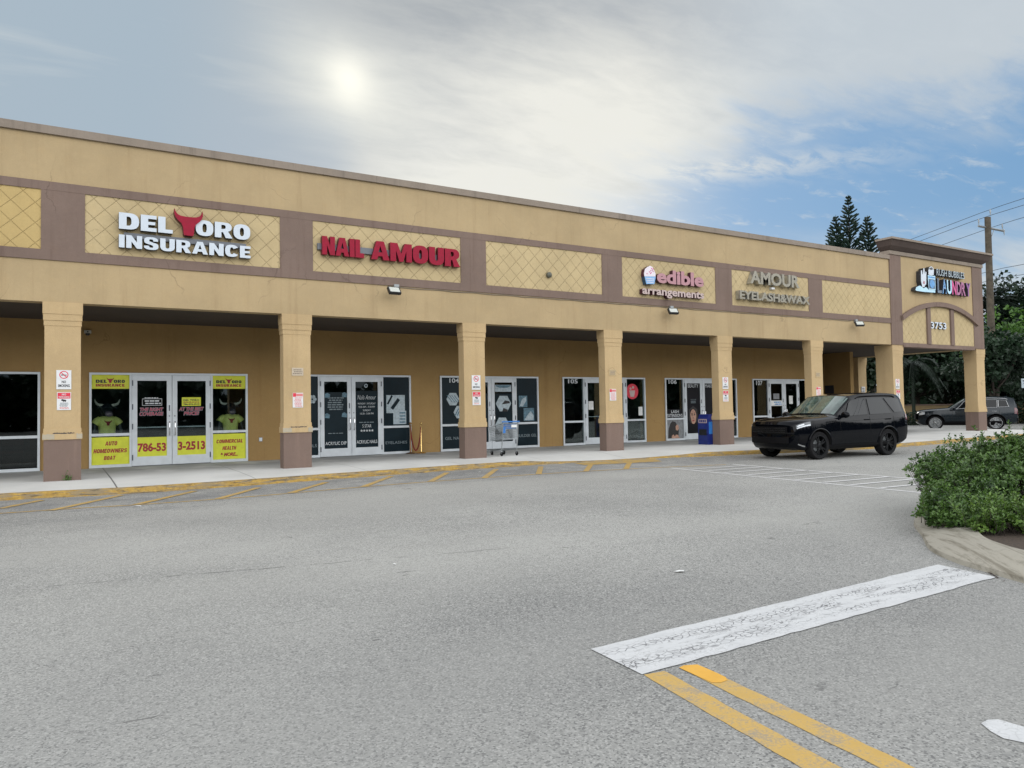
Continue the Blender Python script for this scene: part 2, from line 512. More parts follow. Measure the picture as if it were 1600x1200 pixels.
TAN = (0.425, 0.322, 0.186)
M = {
    'stucco': stucco('tan_stucco', TAN),
    'stucco_col': stucco('column_stucco', (0.49, 0.360, 0.200), amount=0.3),
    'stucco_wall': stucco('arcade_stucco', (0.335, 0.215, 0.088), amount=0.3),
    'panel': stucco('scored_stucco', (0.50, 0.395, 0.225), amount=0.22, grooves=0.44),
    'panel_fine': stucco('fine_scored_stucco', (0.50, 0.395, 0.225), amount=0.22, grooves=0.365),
    'panel_gold': stucco('gold_scored_stucco', (0.50, 0.37, 0.165), amount=0.22, grooves=0.44),
    'trim': stucco('mauve_trim', (0.196, 0.142, 0.118), stain=(0.62, 0.56, 0.54), amount=0.9),
    'trim_base': stucco('mauve_base', (0.185, 0.132, 0.110), stain=(1.7, 1.65, 1.6), amount=0.5),
    'trim_dark': stucco('brown_cornice', (0.085, 0.064, 0.056), amount=0.4),
    'cap': stucco('parapet_cap', (0.27, 0.225, 0.185), stain=(0.45, 0.45, 0.45), amount=0.8),
    'chip': concrete('chipped_plaster', (0.42, 0.37, 0.28)),
    'asphalt': asphalt(),
    'white_paint': road_paint('white_road_paint', (0.56, 0.57, 0.58), 0.45, 0.8),
    'white_thin': road_paint('thin_white_paint', (0.60, 0.60, 0.60), 0.6),
    'yellow_paint': road_paint('yellow_road_paint', (0.53, 0.345, 0.095), 0.80),
    'yellow_fresh': road_paint('fresh_yellow_paint', (0.66, 0.36, 0.05), 0.2),
    'yellow_faded': road_paint('faded_yellow_paint', (0.52, 0.33, 0.075), 0.85),
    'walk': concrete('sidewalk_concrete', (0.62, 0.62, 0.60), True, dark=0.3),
    'kerb_grey': concrete('island_kerb', (0.345, 0.325, 0.275), dark=0.9, swirl=True),
    'kerb': kerb_mat(),
    'mulch': simple('mulch', (0.05, 0.035, 0.025), 0.95, var=0.5, scale=40, bmp=0.8, bscale=60),
    'alu': simple('aluminium', (0.58, 0.62, 0.655), 0.42, 0.1, var=0.06, scale=4),
    'alu_dark': simple('hinge_metal', (0.10, 0.11, 0.13), 0.4, 0.6),
    'chrome': simple('bright_metal', (0.75, 0.75, 0.76), 0.18, 1.0, var=0.04),
    'glass': glass('shop_glass', (0.80, 0.86, 0.86)),
    'glass_dark': glass('tinted_glass', (0.20, 0.25, 0.27)),
    'interior': simple('shop_interior', (0.10, 0.10, 0.10), 0.9, var=0.4, scale=1.3),
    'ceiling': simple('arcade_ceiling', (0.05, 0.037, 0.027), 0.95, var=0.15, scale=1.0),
    'roof': simple('roof_membrane', (0.3, 0.3, 0.3), 0.9),
    'yellow': simple('yellow_vinyl', (0.60, 0.63, 0.05), 0.45, var=0.06, spec=0.3),
    'yellow_pale': simple('pale_yellow_print', (0.72, 0.68, 0.12), 0.45, var=0.05),
    'red_ink': simple('maroon_ink', (0.30, 0.012, 0.02), 0.5, var=0.1),
    'pink_ink': simple('crimson_ink', (0.42, 0.015, 0.06), 0.5, var=0.1),
    'black_ink': simple('black_ink', (0.012, 0.012, 0.014), 0.45, var=0.1),
    'white_ink': simple('white_ink', (0.55, 0.58, 0.60), 0.5, var=0.05),
    'grey_ink': simple('grey_ink', (0.15, 0.19, 0.21), 0.5, var=0.1),
    'vinyl': simple('dark_teal_vinyl', (0.004, 0.013, 0.019), 0.35, var=0.2, scale=2, spec=0.18),
    'vinyl_black': simple('black_vinyl', (0.004, 0.004, 0.007), 0.35, var=0.2, scale=2, spec=0.18),
    'letter_white': simple('white_acrylic', (0.54, 0.60, 0.67), 0.35, var=0.03),
    'letter_side': simple('letter_return', (0.03, 0.032, 0.04), 0.4, var=0.1),
    'letter_red': simple('red_acrylic', (0.27, 0.002, 0.024), 0.4, var=0.12, scale=12, spec=0.2),
    'letter_red_side': simple('red_return', (0.11, 0.003, 0.014), 0.5, var=0.1),
    'letter_pink': simple('pink_acrylic', (0.40, 0.195, 0.225), 0.4, var=0.06),
    'letter_pink_side': simple('plum_return', (0.06, 0.012, 0.028), 0.4),
    'letter_pale': simple('pale_pink_acrylic', (0.46, 0.355, 0.335), 0.4, var=0.06),
    'steel': simple('brushed_letters', (0.23, 0.215, 0.175), 0.36, 0.6, var=0.15, scale=9),
    'steel_side': simple('letter_steel_side', (0.45, 0.45, 0.43), 0.3, 0.75, var=0.2, scale=5),
    'grey_box': simple('raceway', (0.14, 0.15, 0.17), 0.5, 0.3),
    'sky_blue': simple('light_blue_acrylic', (0.42, 0.66, 0.80), 0.35, var=0.08),
    'mid_blue': simple('blue_acrylic', (0.05, 0.24, 0.52), 0.3, var=0.3, scale=8),
    'cup_blue': simple('cup_blue', (0.20, 0.40, 0.68), 0.35, var=0.06),
    'frost': simple('frosting', (0.72, 0.66, 0.72), 0.45, var=0.05),
    'navy': simple('navy_acrylic', (0.02, 0.06, 0.12), 0.3),
    'magenta': simple('magenta_acrylic', (0.55, 0.02, 0.20), 0.3, var=0.1),
    'purple': simple('purple_acrylic', (0.20, 0.03, 0.24), 0.3, var=0.1),
    'plum': simple('plum_acrylic', (0.33, 0.06, 0.20), 0.3, var=0.1),
    'sign_white': simple('sign_white', (0.66, 0.67, 0.68), 0.45, var=0.04),
    'sign_faded': simple('faded_sign', (0.48, 0.40, 0.30), 0.6, var=0.1, scale=20),
    'sign_faded2': simple('ghost_sign', (0.46, 0.35, 0.20), 0.8, var=0.08, scale=20),
    'sign_red': simple('sign_red', (0.62, 0.02, 0.05), 0.45, var=0.06),
    'sign_pink': simple('sun_bleached_red', (0.62, 0.20, 0.20), 0.5, var=0.12, scale=30),
    'blue_box': simple('blue_paint', (0.008, 0.02, 0.16), 0.35, var=0.15, coat=0.3),
    'blue_plastic': simple('blue_plastic', (0.03, 0.17, 0.50), 0.4),
    'cart': simple('cart_wire', (0.36, 0.39, 0.41), 0.4, 0.6),
    'rubber': simple('rubber', (0.008, 0.008, 0.009), 0.8, var=0.2, obj=True, spec=0.2),
    'brass': simple('brass', (0.72, 0.50, 0.20), 0.25, 1.0),
    'brass_dark': simple('dark_brass', (0.20, 0.11, 0.05), 0.35, 0.8),
    'rope': simple('red_rope', (0.16, 0.012, 0.014), 0.8, var=0.2),
    'bull': simple('black_bull', (0.012, 0.014, 0.02), 0.35, var=0.3),
    'horn': simple('horn', (0.62, 0.58, 0.50), 0.4),
    'shirt': simple('yellow_shirt', (0.80, 0.80, 0.24), 0.85, var=0.12, scale=9),
    'skin': simple('print_skin', (0.42, 0.24, 0.17), 0.5, var=0.2, scale=9),
    'skin_dark': simple('print_shadow_skin', (0.10, 0.05, 0.035), 0.5, var=0.2),
    'hair': simple('print_hair', (0.012, 0.009, 0.009), 0.5, var=0.3),
    'photo_grey': simple('print_grey', (0.20, 0.21, 0.22), 0.5, var=0.25),
    'photo_light': simple('print_light', (0.36, 0.43, 0.47), 0.5, var=0.2, scale=14),
    'photo_mid': simple('print_mid', (0.08, 0.16, 0.21), 0.5, var=0.4, scale=14),
    'paper': simple('paper', (0.68, 0.69, 0.68), 0.8),
    'paint_black': simple('black_car_paint', (0.0022, 0.0028, 0.0045), 0.06, 0.0, var=0.05, spec=0.14, coat=0.12, obj=True),
    'paint_slate': simple('slate_car_paint', (0.006, 0.012, 0.018), 0.22, 0.2, var=0.05, spec=0.3, coat=0.4, obj=True),
    'car_trim': simple('car_trim', (0.004, 0.004, 0.005), 0.5, var=0.1, obj=True, spec=0.12),
    'car_inner': simple('car_wheel_well', (0.004, 0.004, 0.004), 0.9, obj=True),
    'car_glass': simple('car_glass', (0.003, 0.005, 0.007), 0.02, 0.0, var=0.05, spec=0.30, coat=0.0, obj=True),
    'windscreen': simple('windscreen', (0.05, 0.085, 0.075), 0.04, 0.0, var=0.5, scale=2.2, spec=0.8, coat=0.8, obj=True),
    'rim_black': simple('black_alloy', (0.016, 0.017, 0.019), 0.3, 0.6, obj=True),
    'rim_silver': simple('silver_alloy', (0.34, 0.35, 0.36), 0.28, 0.9, obj=True),
    'lamp': simple('headlight_lens', (0.62, 0.66, 0.70), 0.12, 0.1, coat=1.0, var=0.15, obj=True),
    'lamp_dark': simple('headlight_bowl', (0.06, 0.07, 0.08), 0.15, 0.3, coat=1.0, obj=True),
    'tail': simple('tail_lens', (0.10, 0.006, 0.012), 0.15, 0.0, coat=1.0, obj=True),
    'rail_silver': simple('satin_rail', (0.45, 0.46, 0.47), 0.3, 0.9, obj=True),
    'pole': simple('weathered_pole', (0.075, 0.062, 0.045), 0.95, var=0.35, scale=3, bmp=0.6, bscale=20),
    'wire': simple('cable', (0.05, 0.055, 0.06), 0.6),
    'grey_metal': simple('galvanised', (0.30, 0.32, 0.33), 0.5, 0.5),
    'led': simple('flood_lens', (0.52, 0.54, 0.50), 0.3, var=0.1, scale=30),
    'black_metal': simple('black_metal', (0.015, 0.016, 0.018), 0.45, 0.2),
    'leaf_bush': leafmat('shrub_leaf', (0.018, 0.052, 0.012), (0.135, 0.245, 0.055), 0.28, 5.0, 0.38, 0.5),
    'leaf_new': leafmat('young_leaf', (0.05, 0.115, 0.02), (0.16, 0.27, 0.05), 0.3, 6.0, 0.4, 0.5),
    'leaf_tree': leafmat('tree_leaf', (0.014, 0.040, 0.014), (0.06, 0.13, 0.034), 0.28, 0.5),
    'leaf_lit': leafmat('light_tree_leaf', (0.028, 0.075, 0.016), (0.11, 0.23, 0.035), 0.32, 0.5),
    'leaf_dark': leafmat('dark_tree_leaf', (0.006, 0.016, 0.009), (0.022, 0.050, 0.022), 0.18, 0.5),
    'leaf_palm': leafmat('palm_leaf', (0.006, 0.014, 0.010), (0.020, 0.036, 0.022), 0.2, 0.7),
    'leaf_pine': leafmat('pine_needle', (0.008, 0.022, 0.016), (0.022, 0.048, 0.030), 0.1, 0.6),
    'bark': simple('bark', (0.030, 0.023, 0.018), 0.95, var=0.4, scale=5, bmp=0.6, bscale=25),
    'low_wall': stucco('low_wall_stucco', (0.30, 0.22, 0.12), amount=0.5),
    'grass': simple('grass', (0.03, 0.06, 0.015), 0.95, var=0.5, scale=5),
    'red_seat': simple('red_seat', (0.55, 0.01, 0.03), 0.5),
    'box_fixture': simple('pale_fixture', (0.40, 0.38, 0.32), 0.5),
    'bronze': simple('dark_bowl', (0.10, 0.10, 0.075), 0.5),
}


# ------------------------------------------------------------------ mesh helpers
class MB:
    def __init__(s):
        s.v = []
        s.f = []
        s.mi = []

    def add(s, verts, faces, mi=0):
        o = len(s.v)
        s.v += [tuple(p) for p in verts]
        s.f += [tuple(i + o for i in f) for f in faces]
        s.mi += [mi] * len(faces)
        return s

    def box(s, x0, x1, y0, y1, z0, z1, mi=0, mat=None):
        vs = [(x0, y0, z0), (x1, y0, z0), (x1, y1, z0), (x0, y1, z0), (x0, y0, z1), (x1, y0, z1), (x1, y1, z1), (x0, y1, z1)]
        if mat is not None:
            vs = [mat @ Vector(p) for p in vs]
        s.add(vs, [(0, 3, 2, 1), (4, 5, 6, 7), (0, 1, 5, 4), (1, 2, 6, 5), (2, 3, 7, 6), (3, 0, 4, 7)], mi)
        return s

    def prism(s, pts, y0, y1, mi=0, side=None):
        """outline in (x,z), counter-clockwise seen from the front (-y), from y0 (front) to y1"""
        n = len(pts)
        vs = [(p[0], y0, p[1]) for p in pts] + [(p[0], y1, p[1]) for p in pts]
        s.add(vs, [tuple(range(n))], mi)
        s.add(vs, [tuple(range(2 * n - 1, n - 1, -1))], mi if side is None else side)
        s.add(vs, [(i, i + n, (i + 1) % n + n, (i + 1) % n) for i in range(n)], mi if side is None else side)
        return s

    def tube(s, path, r, seg=8, mi=0, cap=True):
        path = [Vector(p) for p in path]
        rs = r if isinstance(r, (list, tuple)) else [r] * len(path)
        rings = []
        prev = None
        for i, p in enumerate(path):
            a = path[max(0, i - 1)]
            b = path[min(len(path) - 1, i + 1)]
            d = (b - a)
            if d.length < 1e-9:
                d = Vector((0, 0, 1))
            d.normalize()
            if prev is None:
                ref = Vector((0, 0, 1)) if abs(d.z) < 0.9 else Vector((1, 0, 0))
                n = d.cross(ref).normalized()
            else:
                n = (prev - d * prev.dot(d))
                n = n.normalized() if n.length > 1e-6 else d.orthogonal().normalized()
            prev = n
            bvec = d.cross(n)
            rings.append([p + n * (rs[i] * math.cos(2 * math.pi * k / seg)) + bvec * (rs[i] * math.sin(2 * math.pi * k / seg)) for k in range(seg)])
        vs = [q for ring in rings for q in ring]
        fs = []
        for i in range(len(rings) - 1):
            for k in range(seg):
                a = i * seg + k
                b = i * seg + (k + 1) % seg
                fs.append((a, b, b + seg, a + seg))
        if cap:
            fs.append(tuple(range(seg - 1, -1, -1)))
            o = (len(rings) - 1) * seg
            fs.append(tuple(range(o, o + seg)))
        s.add(vs, fs, mi)
        return s

    def lathe(s, prof, c, axis='z', seg=24, mi=0, cap=True):
        """prof: list of (radius, height)"""
        vs = []
        for (r, h) in prof:
            for k in range(seg):
                a = 2 * math.pi * k / seg
                u, w = r * math.cos(a), r * math.sin(a)
                if axis == 'z':
                    vs.append((c[0] + u, c[1] + w, c[2] + h))
                elif axis == 'y':
                    vs.append((c[0] + w, c[1] + h, c[2] + u))
                else:
                    vs.append((c[0] + h, c[1] + u, c[2] + w))
        fs = []
        for i in range(len(prof) - 1):
            for k in range(seg):
                a = i * seg + k
                b = i * seg + (k + 1) % seg
                fs.append((a, b, b + seg, a + seg))
        if cap:
            fs.append(tuple(range(seg - 1, -1, -1)))
            o = (len(prof) - 1) * seg
            fs.append(tuple(range(o, o + seg)))
        s.add(vs, fs, mi)
        return s

    def mesh(s, name, mats, smooth=None):
        me = bpy.data.meshes.new(name)
        me.from_pydata(s.v, [], s.f)
        for m in mats if isinstance(mats, (list, tuple)) else [mats]:
            me.materials.append(M[m] if isinstance(m, str) else m)
        me.polygons.foreach_set('material_index', s.mi)
        if smooth is not None:
            me.polygons.foreach_set('use_smooth', [True] * len(me.polygons))
            me.set_sharp_from_angle(angle=rad(smooth))
        me.update()
        return me

    def build(s, name, mats, parent=None, smooth=None):
        o = bpy.data.objects.new(name, s.mesh(name, mats, smooth))
        COL.objects.link(o)
        if parent is not None:
            attach(o, parent)
        return o


def world_of(o):
    m = o.matrix_basis.copy()
    if o.parent is not None:
        m = world_of(o.parent) @ o.matrix_parent_inverse @ m
    return m


def attach(o, parent, keep=True):
    o.parent = parent
    if keep:
        o.matrix_parent_inverse = world_of(parent).inverted()


def tag(o, label=None, cat=None, group=None, kind=None):
    if label:
        o['label'] = label
    if cat:
        o['category'] = cat
    if group:
        o['group'] = group
    if kind:
        o['kind'] = kind
    return o


def empty(name, loc, label, cat, group=None, rot=0.0):
    o = bpy.data.objects.new(name, None)
    o.empty_display_size = 0.2
    COL.objects.link(o)
    o.location = loc
    o.rotation_euler = (0, 0, rot)
    return tag(o, label, cat, group)


def copy_tree(o, parent=None):
    c = o.copy()
    COL.objects.link(c)
    if parent is not None:
        c.parent = parent
    for ch in [k for k in bpy.data.objects if k.parent == o]:
        copy_tree(ch, c)
    return c


TEXT_CACHE = {}


def text_geo(body, bold=0.0, extrude=0.02, shear=0.0, space=1.0, res=3):
    key = (body, bold, extrude, shear, space, res)
    if key in TEXT_CACHE:
        return TEXT_CACHE[key]
    cu = bpy.data.curves.new('lettering_curve', 'FONT')
    cu.body = body
    cu.size = 1.0
    cu.offset = bold
    cu.extrude = extrude
    cu.shear = shear
    cu.space_character = space
    cu.resolution_u = res
    o = bpy.data.objects.new('lettering_source', cu)
    COL.objects.link(o)
    dg = bpy.context.evaluated_depsgraph_get()
    dg.update()
    me = bpy.data.meshes.new_from_object(o.evaluated_get(dg))
    vs = [tuple(v.co) for v in me.vertices]
    fs = [tuple(p.vertices) for p in me.polygons]
    ns = [p.normal.z for p in me.polygons]
    bpy.data.objects.remove(o)
    bpy.data.curves.remove(cu)
    bpy.data.meshes.remove(me)
    TEXT_CACHE[key] = (vs, fs, ns)
    return TEXT_CACHE[key]


def add_text(mb, body, x0, x1, z0, z1, y, depth=0.0, bold=0.02, shear=0.0, space=1.0, mi=0, side=None, rot=0.0):
    """text in the facade plane: box (x0..x1, z0..z1), front face at y, going back by depth"""
    vs, fs, ns = text_geo(body, bold, 0.05 if depth else 0.0, shear, space)
    xs = [v[0] for v in vs]
    ys = [v[1] for v in vs]
    zs = [v[2] for v in vs]
    sx = (x1 - x0) / (max(xs) - min(xs))
    sy = (z1 - z0) / (max(ys) - min(ys))
    zr = max(zs) - min(zs)
    out = []
    for v in vs:
        d = 0.0 if not depth else (max(zs) - v[2]) / zr * depth
        out.append((x0 + (v[0] - min(xs)) * sx, y + d, z0 + (v[1] - min(ys)) * sy))
    if rot:
        cx, cz = (x0 + x1) / 2, (z0 + z1) / 2
        c, s_ = math.cos(rot), math.sin(rot)
        out = [(cx + (p[0] - cx) * c - (p[2] - cz) * s_, p[1], cz + (p[0] - cx) * s_ + (p[2] - cz) * c) for p in out]
    if side is None:
        mb.add(out, fs, mi)
    else:
        mb.add(out, [f for f, n in zip(fs, ns) if n > 0.9], mi)
        mb.add(out, [f for f, n in zip(fs, ns) if n <= 0.9], side)
    return mb


def lettering(parent, body, x0, x1, z0, z1, y, mats, depth=0.0, bold=0.02, shear=0.0, space=1.0, name='lettering'):
    mb = MB()
    two = isinstance(mats, (list, tuple))
    add_text(mb, body, x0, x1, z0, z1, y, depth, bold, shear, space, 0, 1 if two else None)
    return mb.build(name, mats, parent)


def grid_sheet(pts_rows):
    vs = [p for row in pts_rows for p in row]
    w = len(pts_rows[0])
    fs = []
    for i in range(len(pts_rows) - 1):
        for k in range(w - 1):
            a = i * w + k
            fs.append((a, a + 1, a + w + 1, a + w))
    return vs, fs

# ------------------------------------------------------------------ ground, kerb, pavement
def cat(pts, n):
    """Catmull-Rom through points"""
    P = [Vector(p) for p in pts]
    P = [P[0] * 2 - P[1]] + P + [P[-1] * 2 - P[-2]]
    out = []
    for i in range(1, len(P) - 2):
        for k in range(n):
            t = k / n
            a, b, c, d = P[i - 1], P[i], P[i + 1], P[i + 2]
            out.append(0.5 * ((2 * b) + (c - a) * t + (2 * a - 5 * b + 4 * c - d) * t * t + (3 * b - a - 3 * c + d) * t ** 3))
    out.append(P[-2])
    return out


def strip_mesh(path, w, z):
    pts = [Vector((p[0], p[1], 0)) for p in path]
    L, Rr = [], []
    for i, p in enumerate(pts):
        d = (pts[min(i + 1, len(pts) - 1)] - pts[max(i - 1, 0)]).normalized()
        n = Vector((-d.y, d.x, 0))
        L.append((p.x + n.x * w / 2, p.y + n.y * w / 2, z))
        Rr.append((p.x - n.x * w / 2, p.y - n.y * w / 2, z))
    mb = MB()
    k = len(pts)
    mb.add(L + Rr, [(i + k, i + 1 + k, i + 1, i) for i in range(k - 1)])
    return mb


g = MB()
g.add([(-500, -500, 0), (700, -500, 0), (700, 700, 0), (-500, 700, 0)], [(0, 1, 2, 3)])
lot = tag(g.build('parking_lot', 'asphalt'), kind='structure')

KERB = cat([(-16, -2.0, 0), (-6, -1.95, 0), (-1, -1.95, 0), (1.2, -2.24, 0), (3.7, -2.1, 0), (6.06, -1.84, 0), (10.5, -1.52, 0),
            (14.9, -1.75, 0), (18.1, -2.42, 0), (23.9, -3.40, 0), (30, -3.1, 0), (35.2, -2.77, 0), (39.6, -2.6, 0)], 8)


def kerb_h(x):
    h = 0.118
    if 11.0 < x < 17.0:
        t = (x - 11.0) / 6.0
        h = 0.118 - 0.105 * math.sin(math.pi * t) ** 0.7
    return h


kb = MB()
rows = []
for p in KERB:
    h = kerb_h(p.x)
    rows.append([(p.x, p.y, 0.0), (p.x, p.y + 0.012, h * 0.75), (p.x, p.y + 0.035, h), (p.x, p.y + 0.17, h + 0.006)])
v, f = grid_sheet(rows)
kb.add(v, [tuple(reversed(q)) for q in f])
tag(kb.build('kerb', 'kerb', smooth=40), kind='structure')

sw = MB()
rows = []
for p in KERB:
    h = kerb_h(p.x) + 0.004
    y0 = p.y + 0.17
    y1 = 4.0 if p.x < 29.5 else 14.0
    rows.append([(p.x, y0, h), (p.x, y0 + 0.5, h + 0.4 * (0.165 - h)), (p.x, -0.15, 0.165), (p.x, 1.0, 0.171), (p.x, y1, 0.18)])
v, f = grid_sheet(rows)
sw.add(v, [tuple(reversed(q)) for q in f])
sw.add([(39.6, -2.43, 0.12), (39.6, 14, 0.18), (39.6, 14, 0), (39.6, -2.43, 0)], [(0, 1, 2, 3)])
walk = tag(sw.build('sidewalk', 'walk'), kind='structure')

fire = cat([(-9, -4.2, 0), (-0.81, -4.2, 0), (1.2, -4.38, 0), (3.2, -4.36, 0), (5.4, -4.05, 0), (7.5, -3.95, 0), (10.0, -4.0, 0), (12.5, -4.3, 0), (15.0, -4.9, 0)], 6)
strip_mesh(fire, 0.09, 0.004).build('fire_lane_line', 'yellow_faded', lot)
STROKES = [((-2.1, -4.2), (-1.0, -2.2)), ((-0.85, -3.44), (-0.26, -2.42)), ((-0.098, -4.33), (1.05, -2.46)), ((1.15, -4.38), (2.36, -2.6)),
           ((2.49, -4.4), (3.58, -2.75)), ((3.81, -4.3), (5.08, -2.55)), ((5.35, -4.1), (6.79, -2.1)), ((6.92, -3.99), (8.26, -2.1)),
           ((8.22, -4.05), (9.72, -2.0)), ((9.68, -4.06), (11.04, -2.1)), ((10.99, -4.16), (12.76, -2.07)), ((12.19, -4.23), (14.04, -2.2))]
for i, (a, b) in enumerate(STROKES):
    strip_mesh([a, ((a[0] + b[0]) / 2, (a[1] + b[1]) / 2), b], 0.14, 0.008).build('fire_lane_stroke', 'yellow_faded' if i in (0, 1, 3, 5, 9, 10, 11) else 'yellow_paint', lot)
rp = MB()
rp.add([(12.2, -2.5, 0.006), (14.6, -2.9, 0.006), (15.2, -1.9, 0.006), (12.4, -1.72, 0.006)], [(0, 1, 2, 3)])
rp.build('ramp_paint', 'yellow_faded', lot)

# white hatched bay
strip_mesh([(13.2, -4.75), (12.95, -7.5), (12.66, -11.6)], 0.11, 0.004).build('bay_line', 'white_thin', lot)
strip_mesh([(15.2, -4.95), (15.0, -7.5), (14.8, -12.2)], 0.11, 0.004).build('bay_line', 'white_thin', lot)
for k, (a, b) in enumerate([((13.23, -5.4), (15.1, -5.5)), ((13.23, -5.97), (15.06, -6.1)), ((13.1, -6.6), (15.0, -6.73)), ((13.08, -7.32), (15.0, -7.4)), ((13.0, -7.98), (14.95, -8.13)),
                            ((12.92, -8.72), (14.9, -8.8)), ((12.9, -9.4), (14.88, -9.5)), ((12.85, -10.0), (14.85, -10.1)), ((12.8, -10.65), (14.85, -10.75))]):
    strip_mesh([a, b], 0.11, 0.008).build('bay_stroke', 'white_thin', lot)

# stop bar, double yellow line, arrow tip
sb = MB()
random.seed(4)
A, B, C_, D_ = Vector((2.925, -15.028, 0)), Vector((7.167, -14.871, 0)), Vector((7.052, -15.44, 0)), Vector((2.892, -15.564, 0))
top = [A.lerp(B, k / 40) + Vector((0, random.uniform(-.008, .008), 0)) for k in range(41)]
bot = [D_.lerp(C_, k / 40) + Vector((0, random.uniform(-.008, .008), 0)) for k in range(41)]
vs = [(p.x, p.y, 0.006) for p in top] + [(p.x, p.y, 0.006) for p in bot]
sb.add(vs, [(k + 41, k + 42, k + 1, k) for k in range(40)])
sb.build('stop_bar', 'white_paint', lot)
for a, b, c, d in (((2.898, -15.57), (3.042, -15.59), (2.70, -17.95), (2.55, -17.9)), ((3.150, -15.60), (3.280, -15.63), (2.98, -18.2), (2.84, -18.2))):
    yl = MB()
    vs = []
    n = 26
    for k in range(n + 1):
        t = k / n
        l = Vector(a).lerp(Vector(d), t)
        r = Vector(b).lerp(Vector(c), t)
        vs += [(l.x + random.uniform(-.004, .004), l.y, 0.003), (r.x + random.uniform(-.004, .004), r.y, 0.003)]
    yl.add(vs, [(2 * k, 2 * k + 2, 2 * k + 3, 2 * k + 1) for k in range(n)])
    yl.build('lane_line', 'yellow_paint', lot)
fp = MB()
fp.add([(3.148, -15.60, .005), (3.20, -15.585, .005), (3.278, -15.62, .005), (3.268, -15.78, .005), (3.258, -15.86, .005), (3.23, -15.90, .005), (3.17, -15.905, .005), (3.13, -15.88, .005), (3.138, -15.74, .005)], [(8, 7, 6, 5, 4, 3, 2, 1, 0)])
fp.build('fresh_paint', 'yellow_fresh', lot)
ar = MB()
ar.add([(3.80, -16.97, .004), (3.87, -16.965, .004), (3.915, -16.99, .004), (3.925, -17.1, .004), (3.95, -17.4, .004), (3.80, -17.5, .004), (3.75, -17.2, .004), (3.715, -17.11, .004), (3.745, -17.04, .004)], [(0, 1, 2, 3, 4, 5, 6, 7, 8)])
ar.build('lane_arrow', 'white_paint', lot)

# planted island at the right
OUT = [(12.5, -12.4), (10.6, -12.75), (9.4, -13.3), (8.557, -13.897), (7.811, -14.422), (7.40, -14.905), (7.20, -15.30), (7.0, -15.75), (6.8, -16.6), (6.9, -18.0), (7.3, -19.5), (8.2, -20.6), (11, -21), (14, -20), (15, -16), (14.2, -13)]
OUTS = [Vector((p.x, p.y, 0)) for p in cat([(a, b, 0) for a, b in OUT + OUT[:1]], 5)][:-1]


def inset(loop, d):
    out = []
    n = len(loop)
    for i, p in enumerate(loop):
        t = (loop[(i + 1) % n] - loop[i - 1]).normalized()
        nn = Vector((-t.y, t.x, 0))
        out.append(p + nn * d)
    return out


kr = MB()
loops = []
for d, z in ((0, 0), (0.012, 0.045), (0.05, 0.065), (0.30, 0.135), (0.34, 0.148), (0.51, 0.155), (0.54, 0.10)):
    loops.append([(p.x, p.y, z) for p in inset(OUTS, d)])
n = len(OUTS)
vs = [p for lp in loops for p in lp]
fs = []
for k in range(len(loops) - 1):
    for i in range(n):
        a, b = k * n + i, k * n + (i + 1) % n
        fs.append((a, b, b + n, a + n))
kr.add(vs, fs)
tag(kr.build('island_kerb', 'kerb_grey', smooth=24), kind='structure')
ms = MB()
lp = inset(OUTS, 0.53)
cx = sum(p.x for p in lp) / n
cy = sum(p.y for p in lp) / n
ms.add([(p.x, p.y, 0.12) for p in lp] + [(cx, cy, 0.16)], [(i, (i + 1) % n, n) for i in range(n)])
tag(ms.build('planting_soil', 'mulch'), kind='structure')

# ------------------------------------------------------------------ the shopping plaza
plaza = empty('shopping_plaza', (12, 4, 0), 'long tan stucco shopping plaza with a covered walkway and a corner tower', 'building')
S5 = 5.065
XC = [0.077 + S5 * k for k in range(-2, 6)]
PW = 0.825 / 2
XL, XT = -14.0, 30.32

fw = MB()
fw.box(XL, XT, 0.0, 0.352, 4.03, 7.681)
fw.build('fascia_wall', 'stucco', plaza)
MB().box(XL, XT, -0.06, 0.45, 7.681, 7.86).build('parapet_cap', 'cap', plaza)
MB().box(XL, XT, -0.03, -0.0, 6.458, 6.644).build('trim_band', 'trim', plaza)
MB().box(XL, XT, -0.03, -0.0, 4.937, 5.158).build('trim_band', 'trim', plaza)
edges = []
for x in XC:
    MB().box(x - PW, x + PW, -0.026, -0.0, 5.158, 6.458).build('pilaster', 'trim', plaza)
for i, x in enumerate(XC):
    x1 = (XC[i + 1] - PW) if i + 1 < len(XC) else XT
    mname = 'panel_gold' if i < 2 else ('panel' if i < 5 else 'panel_fine')
    MB().box(x + PW, x1, -0.006, -0.0, 5.158, 6.458).build('scored_panel', mname, plaza)


